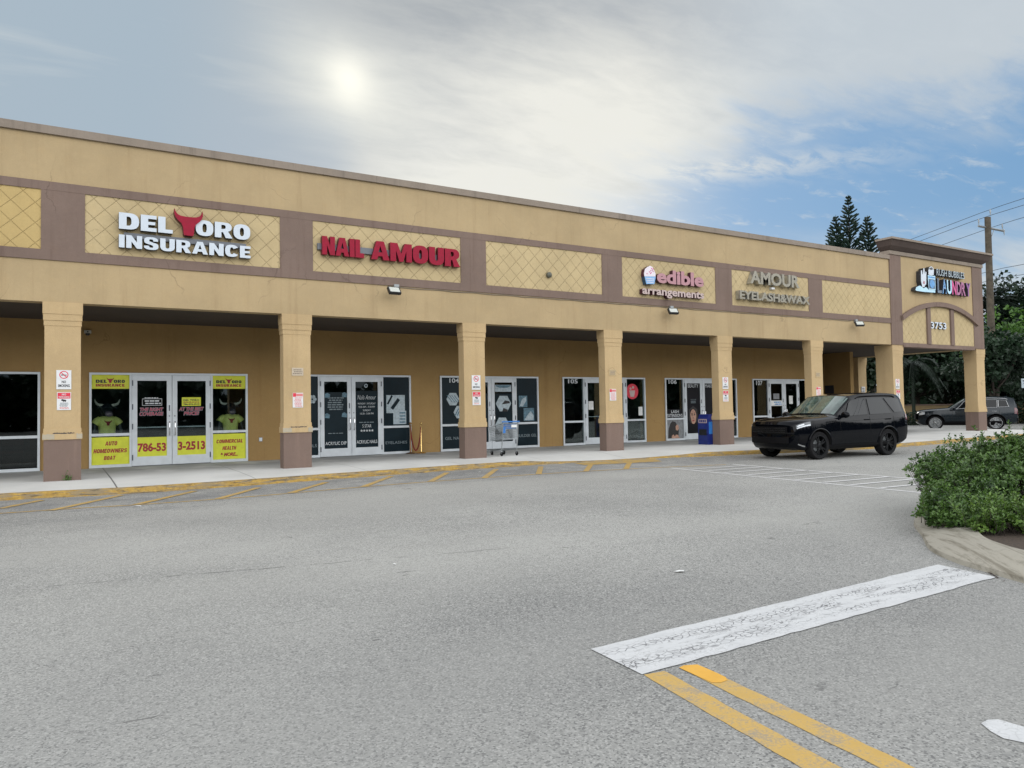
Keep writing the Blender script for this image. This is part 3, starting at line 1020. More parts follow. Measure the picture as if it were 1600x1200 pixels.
def column(x, depth, kind, yo=0.0, chip=False, w=0.70):
    h = w / 2
    c = MB()
    c.box(x - h + 0.01, x + h - 0.01, yo + 0.012, yo + depth - 0.012, 1.197, 3.52)
    o = c.build('column', 'stucco_col', plaza)
    cp = MB()
    cp.box(x - h - 0.005, x + h + 0.005, yo + 0.004, yo + depth - 0.004, 3.52, 3.635)
    cp.box(x - h - 0.017, x + h + 0.017, yo - 0.008, yo + depth + 0.008, 3.635, 3.775)
    cp.box(x - h - 0.028, x + h + 0.028, yo - 0.018, yo + depth + 0.018, 3.775, 4.03 if yo == 0 else 4.03)
    cp.build('capital', 'stucco_col', o)
    b = MB()
    b.box(x - h, x + h, yo, yo + depth, 0.12, 1.055)
    b.build('column_base', 'trim_base', o)
    t = MB()
    t.box(x - h - 0.02, x + h + 0.02, yo - 0.02, yo + depth + 0.02, 1.055, 1.197)
    tm = t.build('base_moulding', 'stucco_col', o)
    t2 = MB()
    t2.box(x - h - 0.004, x + h + 0.004, yo - 0.004, yo + depth + 0.004, 1.197, 1.30)
    t2.build('collar', 'stucco_col', o)
    if chip:
        cc = MB()
        random.seed(int(x * 10) + 3)
        for (a, b2) in ((x - h - 0.022, x - h + 0.20), (x + h - 0.09, x + h + 0.022)):
            n = 9
            pts = [(a + (b2 - a) * k / n, 1.058 + random.uniform(0, .018)) for k in range(n + 1)]
            pts += [(b2 - (b2 - a) * k / n, 1.192 - random.uniform(0.0, .03)) for k in range(n + 1)]
            MB().prism(pts, yo - 0.026, yo - 0.019).build('plaster_chip', 'chip', tm)
        gp = MB()
        pts = []
        n = 22
        for k in range(n + 1):
            pts.append((x - h + 0.17 + (2 * h - 0.3) * k / n, 1.188 - random.uniform(0, .010)))
        for k in range(n + 1):
            pts.append((x + h - 0.13 - (2 * h - 0.3) * k / n, 1.196 + random.uniform(0, .012)))
        gp.prism(pts, yo - 0.0225, yo - 0.019)
        gp.build('plaster_crack', 'letter_side', tm)
    return o


for i, x in enumerate(XC):
    column(x, 0.352, 'front', chip=(i in (2, 3)))
column(30.765, 0.80, 'tower', w=0.74)
column(37.40, 0.60, 'tower', w=0.72)
column(37.36, 0.70, 'tower', yo=6.1, w=0.72)
column(37.36, 0.70, 'tower', yo=12.6, w=0.72)

# arcade wall with openings for the shop fronts
ZS, ZT = 0.185, 2.695
FRONTS = [(-4.40, -0.40), (0.687, 4.687), (5.80, 9.789), (10.841, 14.729), (15.792, 19.74), (20.779, 24.864), (25.856, 29.86)]
aw = MB()
xs = XL
for a, b in FRONTS:
    aw.box(xs, a, 3.65, 3.95, 0.10, ZT)
    xs = b
aw.box(xs, 30.4, 3.65, 3.95, 0.10, ZT)
aw.box(XL, 30.4, 3.65, 3.95, ZT, 4.5)
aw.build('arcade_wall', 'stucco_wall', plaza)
ew = MB()
ew.box(32.75, 33.0, 3.65, 33.7, 0.10, 4.5)
ew.box(30.1, 30.4, 3.95, 8.0, 0.10, 4.5)
ew.box(30.1, 32.75, 8.0, 8.2, 0.10, 4.5)
ew.build('end_wall', 'stucco_wall', plaza)
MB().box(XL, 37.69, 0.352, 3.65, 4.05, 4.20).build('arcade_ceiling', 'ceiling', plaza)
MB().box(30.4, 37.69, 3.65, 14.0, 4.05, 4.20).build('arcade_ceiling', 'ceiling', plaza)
MB().box(37.04, 37.68, 0.62, 13.6, 4.03, 5.6).build('side_beam', 'stucco', plaza)
MB().box(XL, 33.0, 0.45, 34, 7.30, 7.45).build('roof', 'roof', plaza)
MB().box(XL, 33.0, 33.7, 34, 0.10, 7.30).build('rear_wall', 'stucco_wall', plaza)
MB().box(XL, XL + 0.3, 3.95, 33.7, 0.10, 7.30).build('end_wall', 'stucco_wall', plaza)
MB().box(32.6, 33.0, 3.95, 33.7, 4.5, 7.30).build('end_wall', 'stucco_wall', plaza)

# dark rooms behind the glass
rm = MB()
rm.box(XL + 0.3, 30.0, 9.0, 9.1, 0.15, 3.0)
rm.box(29.95, 30.05, 3.96, 9.0, 0.17, 2.95)
rm.box(XL + 0.3, 29.95, 3.96, 9.0, 0.10, 0.17)
rm.box(XL + 0.3, 29.95, 3.96, 9.0, 2.95, 3.0)
for (a, b), (c, d) in zip(FRONTS[:-1], FRONTS[1:]):
    xm = (b + c) / 2
    rm.box(xm - 0.06, xm + 0.06, 3.96, 9.0, 0.17, 2.95)
rm.build('shop_room', 'interior', plaza)

YF0, YF1 = 3.60, 3.70     # frame depth
YP = 3.655                # pane front
TR0, TR1 = 1.015, 1.085   # transom bar


def window(x0, x1, bar=True, gl='glass'):
    w = 0.055
    fr = MB()
    fr.box(x0, x0 + w, YF0, YF1, ZS, ZT)
    fr.box(x1 - w, x1, YF0, YF1, ZS, ZT)
    fr.box(x0 + w, x1 - w, YF0, YF1, ZT - w, ZT)
    fr.box(x0 + w, x1 - w, YF0, YF1, ZS, ZS + 0.075)
    if bar:
        fr.box(x0 + w, x1 - w, YF0, YF1, TR0, TR1)
    o = fr.build('window', 'alu', plaza)
    if bar:
        MB().box(x0 + w, x1 - w, YP, YP + 0.008, TR1, ZT - w).build('pane', gl, o)
        MB().box(x0 + w, x1 - w, YP, YP + 0.008, ZS + 0.075, TR0).build('pane', gl, o)
    else:
        MB().box(x0 + w, x1 - w, YP, YP + 0.008, ZS + 0.075, ZT - w).build('pane', gl, o)
    return o


def door(x0, x1, hinge_left, gl='glass', bar_z=1.22):
    """one leaf of a glazed aluminium door"""
    g = 0.006
    x0 += g
    x1 -= g
    st = 0.125
    z0, z1 = ZS + 0.012, ZT - 0.06
    fr = MB()
    fr.box(x0, x0 + st, 3.59, 3.65, z0, z1)
    fr.box(x1 - st, x1, 3.59, 3.65, z0, z1)
    fr.box(x0 + st, x1 - st, 3.59, 3.65, z1 - 0.15, z1)
    fr.box(x0 + st, x1 - st, 3.59, 3.65, z0, z0 + 0.24)
    o = fr.build('door', 'alu', plaza)
    MB().box(x0 + st, x1 - st, 3.615, 3.623, z0 + 0.24, z1 - 0.15).build('pane', gl, o)
    MB().box(x0 + st, x1 - st, 3.66, 3.69, bar_z - 0.015, bar_z + 0.015).build('push_bar', 'alu', o)
    hx = x1 - st / 2 if hinge_left else x0 + st / 2
    h = MB()
    sgn = -1 if hinge_left else 1
    h.tube([(hx, 3.59, 1.36), (hx, 3.53, 1.36), (hx, 3.51, 1.33), (hx, 3.51, 1.03), (hx, 3.53, 1.0), (hx, 3.59, 1.0)], 0.014, 8)
    h.build('handle', 'chrome', o, smooth=40)
    hz = x0 + 0.012 if hinge_left else x1 - 0.012
    for z in (0.42, 1.25, 1.78, 2.42):
        MB().box(hz - 0.014, hz + 0.014, 3.575, 3.592, z - 0.075, z + 0.075).build('hinge', 'alu_dark', o)
    if hinge_left:
        MB().box(hx - 0.016, hx + 0.016, 3.582, 3.592, 1.66, 1.82).build('lock_plate', 'alu_dark', o)
    hd = MB().lathe([(0.016, -0.012), (0.016, 0.0)], (hx, 3.588, 1.52), 'y', 10)
    hd.build('lock', 'alu_dark', o)
    return o


def shop_front(a, b, gl='glass'):
    w = (b - a)
    p = [a, a + w * 0.2497, a + w * 0.4975, a + w * 0.748, b]
    window(p[0], p[1], gl=gl)
    window(p[3], p[4], gl=gl)
    MB().box(p[1], p[3], YF0, YF1, ZT - 0.055, ZT).build('door_head', 'alu', plaza)
    door(p[1], p[2], True, gl)
    door(p[2], p[3], False, gl)
    return p


FP = {}
for nm, (a, b) in zip(('left', 'ins', 'nail', 'spa', 'fruit', 'lash', 'end'), FRONTS):
    if nm == 'left':
        window(a, a + 1.9, gl='glass_dark')
        window(a + 1.9, b, gl='glass_dark')
    else:
        FP[nm] = shop_front(a, b, 'glass' if nm in ('ins', 'fruit') else 'glass_dark')
# small dark opening by the tower
MB().box(32.72, 32.748, 4.57, 5.06, 2.06, 2.46).build('vent_opening', 'letter_side', plaza)

# ------------------------------------------------------------------ corner tower
MB().box(31.12, 36.82, -0.02, 0.36, 4.13, 7.90).build('tower_wall', 'stucco', plaza)
MB().box(30.32, 31.12, -0.05, 0.36, 4.03, 7.90).build('tower_pilaster', 'trim', plaza)
MB().box(36.82, 37.69, -0.05, 0.36, 4.03, 7.90).build('tower_pilaster', 'trim', plaza)
MB().box(31.12, 36.82, -0.06, 0.36, 3.955, 4.13).build('tower_beam', 'trim', plaza)
cr = MB()


def ring(o, z):
    return [(30.32 - o, -0.06 - o, z), (37.69 + o, -0.06 - o, z), (37.69 + o, 0.36, z), (30.32 - o, 0.36, z)]


prof = [(0.0, 7.90), (0.03, 7.90), (0.03, 8.055), (0.0, 8.065), (0.05, 8.08), (0.20, 8.22), (0.31, 8.45), (0.36, 8.46), (0.36, 8.55), (0.20, 8.56)]
vs = []
for o, z in prof:
    vs += ring(o, z)
fs = [(3, 2, 1, 0)]
for i in range(len(prof) - 1):
    for k in range(4):
        a, b = i * 4 + k, i * 4 + (k + 1) % 4
        fs.append((a, b, b + 4, a + 4))
L4 = (len(prof) - 1) * 4
fs.append((L4, L4 + 1, L4 + 2, L4 + 3))
mi = []
cr.add(vs, fs)
for i, fc in enumerate(cr.f):
    zs = [cr.v[q][2] for q in fc]
    cr.mi[i] = 1 if min(zs) > 8.455 or max(zs) < 8.08 else 0
cr.build('cornice', ['trim_dark', 'cap'], plaza)
# arch
CX, RA = 34.02, 6.63
CZ = 6.03 - RA
am = MB()


def arc(r, x0, x1, n=28):
    return [(x0 + (x1 - x0) * k / n, CZ + math.sqrt(r * r - (x0 + (x1 - x0) * k / n - CX) ** 2)) for k in range(n + 1)]


outer = arc(RA, 30.98, 37.06)
inner = arc(RA - 0.20, 31.02, 37.02)
am.prism(inner + outer[::-1], -0.17, -0.05)
am.build('arch_band', 'trim', plaza)
ul = arc(RA - 0.19, 31.12, 36.82)
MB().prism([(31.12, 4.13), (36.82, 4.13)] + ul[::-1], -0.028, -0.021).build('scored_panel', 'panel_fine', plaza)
for x in (33.06, 34.94):
    zt = CZ + math.sqrt((RA - 0.19) ** 2 - (x - CX) ** 2)
    MB().box(x - 0.13, x + 0.13, -0.10, -0.03, 4.13, zt).build('tower_mullion', 'trim', plaza)

# heavy block capitals for the two big signs: outer and inner loops in a unit-height box
def _arc(cx, cy, rx, ry, a0, a1, n=8, e=2.6):
    out = []
    for k in range(n + 1):
        a = rad(lerp_(a0, a1, k / n))
        c, s_ = math.cos(a), math.sin(a)
        out.append((cx + rx * abs(c) ** (2 / e) * (1 if c >= 0 else -1), cy + ry * abs(s_) ** (2 / e) * (1 if s_ >= 0 else -1)))
    return out


def lerp_(a, b, t):
    return a + (b - a) * t


def glyph_loops(ch, t):
    """t = stem width"""
    w = {'I': t, 'L': .62, 'E': .66, 'A': .92, 'M': 1.12, 'N': .86}.get(ch, .82)
    b = t * .72
    if ch == 'I':
        return w, [[(0, 0), (t, 0), (t, 1), (0, 1)]]
    if ch == 'L':
        return w, [[(0, 0), (w, 0), (w, b), (t, b), (t, 1), (0, 1)]]
    if ch == 'E':
        return w, [[(0, 0), (w, 0), (w, b), (t, b), (t, .5 - b * .42), (w * .92, .5 - b * .42), (w * .92, .5 + b * .42), (t, .5 + b * .42), (t, 1 - b), (w, 1 - b), (w, 1), (0, 1)]]
    if ch == 'D':
        return w, [[(0, 0)] + _arc(w * .45, .5, w * .55, .5, -90, 90, 14) + [(0, 1)], [(t, b)] + _arc(w * .45, .5, w * .55 - t, .5 - b, -90, 90, 12) + [(t, 1 - b)]]
    if ch == 'O':
        return w, [_arc(w / 2, .5, w / 2, .5, 0, 348, 29), _arc(w / 2, .5, w / 2 - t, .5 - b, 0, 345, 23)]
    if ch == 'C':
        o = _arc(w / 2, .5, w / 2, .5, 30, 330, 24)
        i = _arc(w / 2, .5, w / 2 - t, .5 - b, 330, 30, 20)
        return w, [o + i]
    if ch == 'U':
        return w, [[(0, 1), (0, .42)] + _arc(w / 2, .42, w / 2, .42, 180, 360, 16)[1:-1] + [(w, .42), (w, 1), (w - t, 1), (w - t, .42)] + _arc(w / 2, .42, w / 2 - t, .42 - b, 360, 180, 14)[1:-1] + [(t, .42), (t, 1)]]
    if ch == 'N':
        k = t * .95
        return w, [[(0, 0), (k, 0), (k, .52), (w - k, 0), (w, 0), (w, 1), (w - k, 1), (w - k, .48), (k, 1), (0, 1)]]
    if ch == 'M':
        k = t * .88
        return w, [[(0, 0), (k, 0), (k, .60), (w / 2 - .10, 0), (w / 2 + .10, 0), (w - k, .60), (w - k, 0), (w, 0), (w, 1), (w - k * 1.25, 1), (w / 2, .42), (k * 1.25, 1), (0, 1)]]
    if ch == 'A':
        return w, [[(0, 0), (t * .92, 0), (t * .92 + .055, .19), (w - t * .92 - .055, .19), (w - t * .92, 0), (w, 0), (w / 2 + t * .56, 1), (w / 2 - t * .56, 1)], [(w / 2 - .10, .40), (w / 2 + .10, .40), (w / 2, .74)]]
    if ch == 'R':
        return w, [[(0, 0), (t, 0), (t, .36), (t + .08, .36), (w - t * .98, 0), (w + .03, 0), (w - .19, .43)] + _arc(w * .52, .705, w * .46, .295, -60, 90, 12) + [(0, 1)], [(t, .56)] + _arc(w * .50, .705, w * .47 - t * .9, .13, -90, 90, 8) + [(t, .835)]]
    if ch == 'T':
        return w * .9, [[(w * .45 - t / 2, 0), (w * .45 + t / 2, 0), (w * .45 + t / 2, 1 - b), (w * .9, 1 - b), (w * .9, 1), (0, 1), (0, 1 - b), (w * .45 - t / 2, 1 - b)]]
    if ch == 'H':
        return w, [[(0, 0), (t, 0), (t, .5 - b / 2), (w - t, .5 - b / 2), (w - t, 0), (w, 0), (w, 1), (w - t, 1), (w - t, .5 + b / 2), (t, .5 + b / 2), (t, 1), (0, 1)]]
    if ch == 'W':
        q = 1.3
        return q, [[(.18, 0), (.46, 0), (q / 2, .55), (q - .46, 0), (q - .18, 0), (q, 1), (q - t * .9, 1), (q - .32, .42), (q / 2 + .11, 1), (q / 2 - .11, 1), (.32, .42), (t * .9, 1), (0, 1)]]
    if ch == 'B':
        return w, [[(0, 0)] + _arc(w * .5, .27, w * .5, .27, -90, 62, 10) + _arc(w * .48, .74, w * .48, .26, -55, 90, 10) + [(0, 1)], [(t, .17)] + _arc(w * .48, .285, w * .50 - t, .115, -90, 90, 6) + [(t, .40)], [(t, .60)] + _arc(w * .46, .715, w * .48 - t, .115, -90, 90, 6) + [(t, .83)]]
    if ch == '.':
        return t, [[(0, 0), (t, 0), (t, t * .8), (0, t * .8)]]
    if ch == ' ':
        return .3, []
    if ch == 'S':
        q = [(.02, .30), (.02, .24)] + _arc(w / 2, .27, w / 2 - .01, .27, 190, 360, 12) + _arc(w / 2, .30, w / 2 - .01, .27, 0, 55, 5)
        q += [(w * .55, .60), (t + .02, .67)] + _arc(w / 2, .735, w / 2 - t, .095, 175, 5, 8) + [(w - t - .01, .68), (w - .03, .68)]
        q += _arc(w / 2, .73, w / 2 - .03, .27, 0, 180, 14) + _arc(w / 2, .70, w / 2 - .02, .27, 180, 235, 5) + [(w * .45, .40), (w - t - .02, .33)] + _arc(w / 2, .265, w / 2 - t, .095, -5, -175, 8) + [(t, .31)]
        return w, [q]


def block_word(parent, word, x0, x1, z0, z1, y, mats, depth, stem=.31, gap=.07, shear=0.0):
    cu = bpy.data.curves.new('block_curve', 'CURVE')
    cu.dimensions = '2D'
    cu.fill_mode = 'BOTH'
    cu.extrude = .05
    x = 0.0
    for ch in word:
        w, loops = glyph_loops(ch, stem)
        for lp in loops:
            sp = cu.splines.new('POLY')
            sp.points.add(len(lp) - 1)
            for p, (a, b) in zip(sp.points, lp):
                p.co = (x + a + shear * b, b, 0, 1)
            sp.use_cyclic_u = True
        x += w + gap
    o = bpy.data.objects.new('block_source', cu)
    COL.objects.link(o)
    dg = bpy.context.evaluated_depsgraph_get()
    dg.update()
    me = bpy.data.meshes.new_from_object(o.evaluated_get(dg))
    vs = [tuple(v.co) for v in me.vertices]
    fs = [tuple(p.vertices) for p in me.polygons]
    ns = [p.normal.z for p in me.polygons]
    bpy.data.objects.remove(o)
    bpy.data.curves.remove(cu)
    bpy.data.meshes.remove(me)
    xs, ys = [v[0] for v in vs], [v[1] for v in vs]
    out = [(x0 + (v[0] - min(xs)) * (x1 - x0) / (max(xs) - min(xs)), y + (.05 - v[2]) * 10 * depth, z0 + (v[1] - min(ys)) * (z1 - z0) / (max(ys) - min(ys))) for v in vs]
    mb = MB()
    mb.add(out, [f for f, n in zip(fs, ns) if n > .9], 0)
    mb.add(out, [f for f, n in zip(fs, ns) if n <= .9], 1)
    return mb.build('lettering', mats, parent)


# ------------------------------------------------------------------ wall signs (channel letters)
YS = -0.17
LW = ['letter_white', 'letter_side']
s1 = empty('shop_sign', (2.6, 0, 5.2), 'white channel letters DEL TORO INSURANCE with a red bull head', 'sign')
block_word(s1, 'DEL', 1.145, 2.25, 5.735, 6.105, YS, LW, 0.14)
block_word(s1, 'ORO', 2.745, 3.98, 5.755, 6.125, YS, LW, 0.14)
block_word(s1, 'INSURANCE', 1.145, 3.985, 5.315, 5.605, YS, LW, 0.14, .30, .085)
MB().box(1.25, 3.9, -0.07, -0.01, 5.56, 5.68).build('raceway', 'grey_box', s1)


def skull(cx, cz, w, h):
    half = [(0.0, 0.0), (0.15, 0.0), (0.175, 0.05), (0.20, 0.32), (0.26, 0.46), (0.36, 0.55), (0.45, 0.66), (0.50, 0.80), (0.49, 1.0),
            (0.455, 0.88), (0.38, 0.78), (0.27, 0.735), (0.14, 0.72), (0.0, 0.72)]
    pts = [(cx + a * w, cz + b * h) for a, b in half]
    pts += [(cx - a * w, cz + b * h) for a, b in half[::-1]][1:-1]
    return pts


MB().prism(skull(2.59, 5.72, 0.62, 0.61), YS - 0.03, -0.03, 0, 1).build('bull_head', ['letter_red', 'letter_red_side'], s1)

s2 = empty('shop_sign', (7.6, 0, 5.5), 'red channel letters NAIL AMOUR on a grey raceway', 'sign')
block_word(s2, 'NAIL', 5.755, 6.87, 5.585, 6.06, YS, ['letter_red', 'letter_red_side'], 0.14, .34, .05)
block_word(s2, 'AMOUR', 7.065, 9.70, 5.58, 6.075, YS, ['letter_red', 'letter_red_side'], 0.14, .33, .05)
MB().box(5.66, 9.5, -0.08, -0.01, 5.72, 5.88).build('raceway', 'grey_box', s2)

s3 = empty('shop_sign', (17.8, 0, 5.2), 'pink channel letters edible arrangements with a white and blue fruit cup', 'sign')
lettering(s3, 'edible', 17.05, 19.20, 5.675, 6.15, YS, ['letter_pink', 'letter_pink_side'], 0.15, 0.04)
lettering(s3, 'arrangements', 16.40, 19.20, 5.185, 5.50, YS, ['letter_pale', 'letter_pink_side'], 0.15, 0.03)
cup_top = [(16.5, 5.85), (16.99, 5.88), (16.99, 5.98), (16.93, 6.09), (16.86, 6.19), (16.75, 6.22), (16.64, 6.17), (16.53, 6.09), (16.49, 5.95)]
MB().prism(cup_top, YS, -0.02, 0, 1).build('fruit_heap', ['frost', 'letter_pink_side'], s3)
MB().prism([(16.57, 5.60), (16.92, 5.62), (16.99, 5.875), (16.5, 5.845)], YS - 0.01, -0.02, 0, 1).build('cup', ['cup_blue', 'navy'], s3)
st = MB()
for k in range(3):
    z = 5.655 + k * 0.06
    st.box(16.60 - k * 0.015, 16.89 + k * 0.015, YS - 0.016, YS - 0.010, z, z + 0.018)
st.build('cup_stripes', 'frost', s3)
dots = MB()
random.seed(2)
for k in range(9):
    a, b = random.uniform(16.6, 16.9), random.uniform(5.93, 6.14)
    dots.lathe([(0.02, -0.004), (0.02, 0.0)], (a, YS - 0.002, b), 'y', 8)
dots.build('fruit_dots', 'magenta', s3)

s4 = empty('shop_sign', (22.8, 0, 5.3), 'brushed metal letters AMOUR EYELASH & WAX between two mauve pilasters', 'sign')
lettering(s4, 'AMOUR', 21.50, 24.22, 5.975, 6.45, YS - 0.05, ['steel', 'steel_side'], 0.2, 0.034)
lettering(s4, 'EYELASH&WAX', 20.94, 24.80, 5.375, 5.69, YS - 0.05, ['steel', 'steel_side'], 0.2, 0.034)
MB().box(22.75, 22.92, -0.12, -0.01, 5.86, 5.93).build('junction_box', 'sign_white', s4)

s5 = empty('shop_sign', (34, 0, 6.3), 'multicoloured LAUNDRY letters with a washing machine and soap suds on the tower', 'sign')
YT = -0.24
FO = [(31.9, 6.4), (32.54, 6.39), (33.36, 6.41), (33.36, 6.52), (32.82, 6.52), (32.66, 6.62), (32.47, 6.55), (32.35, 6.59), (32.19, 6.65), (31.91, 6.56), (31.83, 6.44)]
MB().prism(FO, YT, -0.03, 0, 1).build('suds', ['sky_blue', 'letter_side'], s5)
BO = [(32.36, 6.6), (32.52, 6.6), (32.59, 6.70), (32.67, 6.72), (32.72, 7.28), (32.66, 7.31), (32.60, 7.17), (32.57, 7.43), (32.50, 7.44), (32.45, 7.16), (32.41, 7.16), (32.39, 7.34), (32.3, 7.31), (32.28, 6.86)]
MB().prism(BO, YT, -0.03, 0, 1).build('bottle', ['letter_white', 'letter_side'], s5)
MB().lathe([(0.07, -0.006), (0.07, 0.0)], (32.5, YT - 0.001, 6.80), 'y', 12).build('bottle_label', 'letter_pink', s5)
wm = MB().prism([(32.84, 6.525), (33.37, 6.525), (33.38, 7.16), (32.79, 7.15)], YT - 0.01, -0.03, 0, 1).build('washer', ['sky_blue', 'letter_side'], s5)
MB().box(32.86, 33.33, YT - 0.016, YT - 0.012, 6.57, 6.99).build('washer_front', 'navy', wm)
MB().lathe([(0.19, -0.02), (0.19, 0.0)], (33.1, YT - 0.006, 6.78), 'y', 20).build('washer_drum', 'mid_blue', wm)
MB().box(32.84, 33.34, YT - 0.016, YT - 0.012, 7.04, 7.11).build('washer_panel', 'mid_blue', wm)
HD = [(33.08, 7.165), (33.28, 7.2), (33.31, 7.41), (33.26, 7.52), (33.11, 7.57), (32.96, 7.51), (32.88, 7.38), (32.88, 7.18)]
hb = MB().prism(HD, YT, -0.03, 0, 1).build('jug', ['letter_white', 'letter_side'], s5)
MB().prism([(33.1, 7.41), (33.2, 7.42), (33.22, 7.49), (33.13, 7.53), (32.99, 7.49), (32.95, 7.43)], YT - 0.008, YT - 0.002).build('jug_handle', 'letter_side', hb)
lettering(s5, 'RUSH BUBBLES', 33.52, 35.80, 7.20, 7.50, YT, ['photo_light', 'letter_side'], 0.2, 0.005)
lx = [33.53, 33.92, 34.30, 34.72, 35.10, 35.48, 35.88, 36.30]
for ch, a, b, mt in zip('LAUNDRY', lx[:-1], lx[1:], ['navy', 'mid_blue', 'sky_blue', 'magenta', 'plum', 'plum', 'purple']):
    o = lettering(s5, ch, a + 0.02, b - 0.02, 6.42, 7.08 - (a - 33.5) * 0.02, YT, [mt, 'letter_side'], 0.2, 0.03, name='letter')
    if ch not in 'UN':
        lettering(o, ch, a + 0.06, b - 0.06, 6.46, 7.04 - (a - 33.5) * 0.02, YT - 0.004, 'letter_white' if ch in 'LA' else 'letter_pale', 0, -0.05, name='letter_outline')
s6 = empty('street_number', (33.8, 0, 4.8), 'white street number 3753 under the tower arch', 'house number')
lettering(s6, '3753', 33.18, 34.43, 4.82, 5.13, -0.09, ['letter_white', 'letter_side'], 0.05, 0.02)


# ------------------------------------------------------------------ flood lights, conduit, wall fittings
def flood(x, z, yaw, label):
    o = empty('flood_light', (x, -0.03, z), label, 'flood light', 'flood lights on the fascia')
    hb = Matrix.Translation((x, -0.32, z - 0.06)) @ Matrix.Rotation(yaw, 4, 'Z') @ Matrix.Rotation(rad(-38), 4, 'X')
    b = MB()
    b.box(-0.17, 0.17, -0.03, 0.05, -0.11, 0.11, mat=hb)
    for k in range(6):
        b.box(-0.15 + k * 0.055, -0.135 + k * 0.055, 0.05, 0.08, -0.09, 0.09, mat=hb)
    b.build('housing', 'black_metal', o)
    MB().box(-0.14, 0.14, -0.036, -0.030, -0.083, 0.083, mat=hb).build('lens', 'led', o)
    MB().tube([(x + 0.1, -0.03, z + 0.05), (x + 0.08, -0.15, z + 0.03), (x + 0.02, -0.26, z - 0.03)], 0.018, 8).build('arm', 'grey_metal', o)
    MB().box(x + 0.1, x + 0.24, -0.09, -0.0, z + 0.03, z + 0.15).build('junction_box', 'grey_metal', o)


flood(7.64, 4.82, 0.05, 'black flood light on the fascia below the red NAIL AMOUR letters')
flood(17.6, 4.80, -0.25, 'black flood light on the fascia below the pink edible letters')
flood(27.7, 4.83, -0.5, 'black flood light on the fascia below the last scored panel by the tower')
cd = MB()
pts = []
random.seed(9)
for k in range(60):
    x = 7.85 + k * (27.6 - 7.85) / 59
    pts.append((x, -0.016, 4.915 - 0.018 * math.sin(k * 0.9) ** 2 - 0.006 * random.random()))
cd.tube(pts, 0.011, 6)
tag(cd.build('conduit_pipe', 'cap', smooth=60), 'thin painted conduit running under the mauve band between the flood lights', 'conduit')
kn = MB()
kn.lathe([(0.075, -0.005), (0.09, -0.05), (0.085, -0.10), (0.05, -0.13), (0.01, -0.135)], (12.79, 0, 5.62), 'y', 14)
tag(kn.build('capped_fixture', 'bronze', smooth=40), 'small round capped fitting on the empty scored panel', 'wall fitting')
dm = MB()
dm.box(0.57, 0.73, 3.56, 3.65, 3.72, 3.80)
o = tag(dm.build('security_camera', 'box_fixture'), 'small pale security camera high on the wall above the yellow insurance shop', 'camera')
MB().lathe([(0.055, 0.0), (0.05, -0.03), (0.03, -0.055), (0.005, -0.06)], (0.65, 3.60, 3.72), 'z', 12).build('camera_dome', 'black_metal', o, smooth=40)
MB().lathe([(0.02, -0.003), (0.02, 0.0)], (0.65, 3.56, 3.76), 'y', 8).build('camera_badge', 'black_metal', o)
ou = MB()
ou.box(5.0, 5.1, 3.632, 3.65, 0.73, 0.85)
o = tag(ou.build('wall_socket', 'grey_metal'), 'grey weatherproof socket low on the wall right of the insurance shop', 'socket')
MB().box(5.012, 5.088, 3.622, 3.632, 0.745, 0.835).build('socket_cover', 'alu', o)


# ------------------------------------------------------------------ notices on the columns
def bars(mb, x0, x1, z0, z1, n, y, seed=1):
    random.seed(seed)
    for k in range(n):
        z = z1 - (z1 - z0) * (k + 0.5) / n
        h = (z1 - z0) / n * 0.27
        x = x0 + random.uniform(0, .12) * (x1 - x0)
        e = x1 - random.uniform(0, .12) * (x1 - x0)
        while x < e - 0.01:
            w = random.uniform(.10, .28) * (x1 - x0)
            mb.box(x, min(e, x + w), y - 0.001, y, z - h, z + h)
            x += w + 0.04 * (x1 - x0)
    return mb


NY = -0.002


def no_smoking(x, z, label, y=NY, w=0.28, h=0.415):
    p = MB().box(x - w / 2, x + w / 2, y, y + 0.010, z - h / 2, z + h / 2).build('no_smoking_sign', 'sign_white')
    tag(p, label, 'notice', 'no smoking notices on the columns')
    rg = MB()
    n = 28
    r0, r1 = 0.085, 0.068
    zc = z + 0.105
    vs = []
    for k in range(n):
        a = 2 * math.pi * k / n
        vs += [(x + r0 * math.cos(a), y - 0.0015, zc + r0 * math.sin(a)), (x + r1 * math.cos(a), y - 0.0015, zc + r1 * math.sin(a))]
    rg.add(vs, [(2 * k, (2 * k + 2) % (2 * n), (2 * k + 3) % (2 * n), 2 * k + 1) for k in range(n)])
    m = Matrix.Translation((x, 0, zc)) @ Matrix.Rotation(rad(45), 4, 'Y')
    rg.box(-0.075, 0.075, y - 0.0025, y - 0.002, -0.008, 0.008, mat=m)
    rg.build('prohibition_ring', 'sign_red', p)
    cg = MB().box(x - 0.052, x + 0.03, y - 0.0012, y - 0.0005, zc - 0.014, zc + 0.006)
    cg.box(x + 0.034, x + 0.05, y - 0.0012, y - 0.0005, zc - 0.014, zc + 0.006)
    cg.build('cigarette', 'black_ink', p)
    lettering(p, 'NO', x - 0.04, x + 0.04, z - 0.075, z - 0.02, y - 0.0015, 'black_ink', 0, 0.03)
    lettering(p, 'SMOKING', x - 0.11, x + 0.11, z - 0.16, z - 0.10, y - 0.0015, 'black_ink', 0, 0.03)
    return p


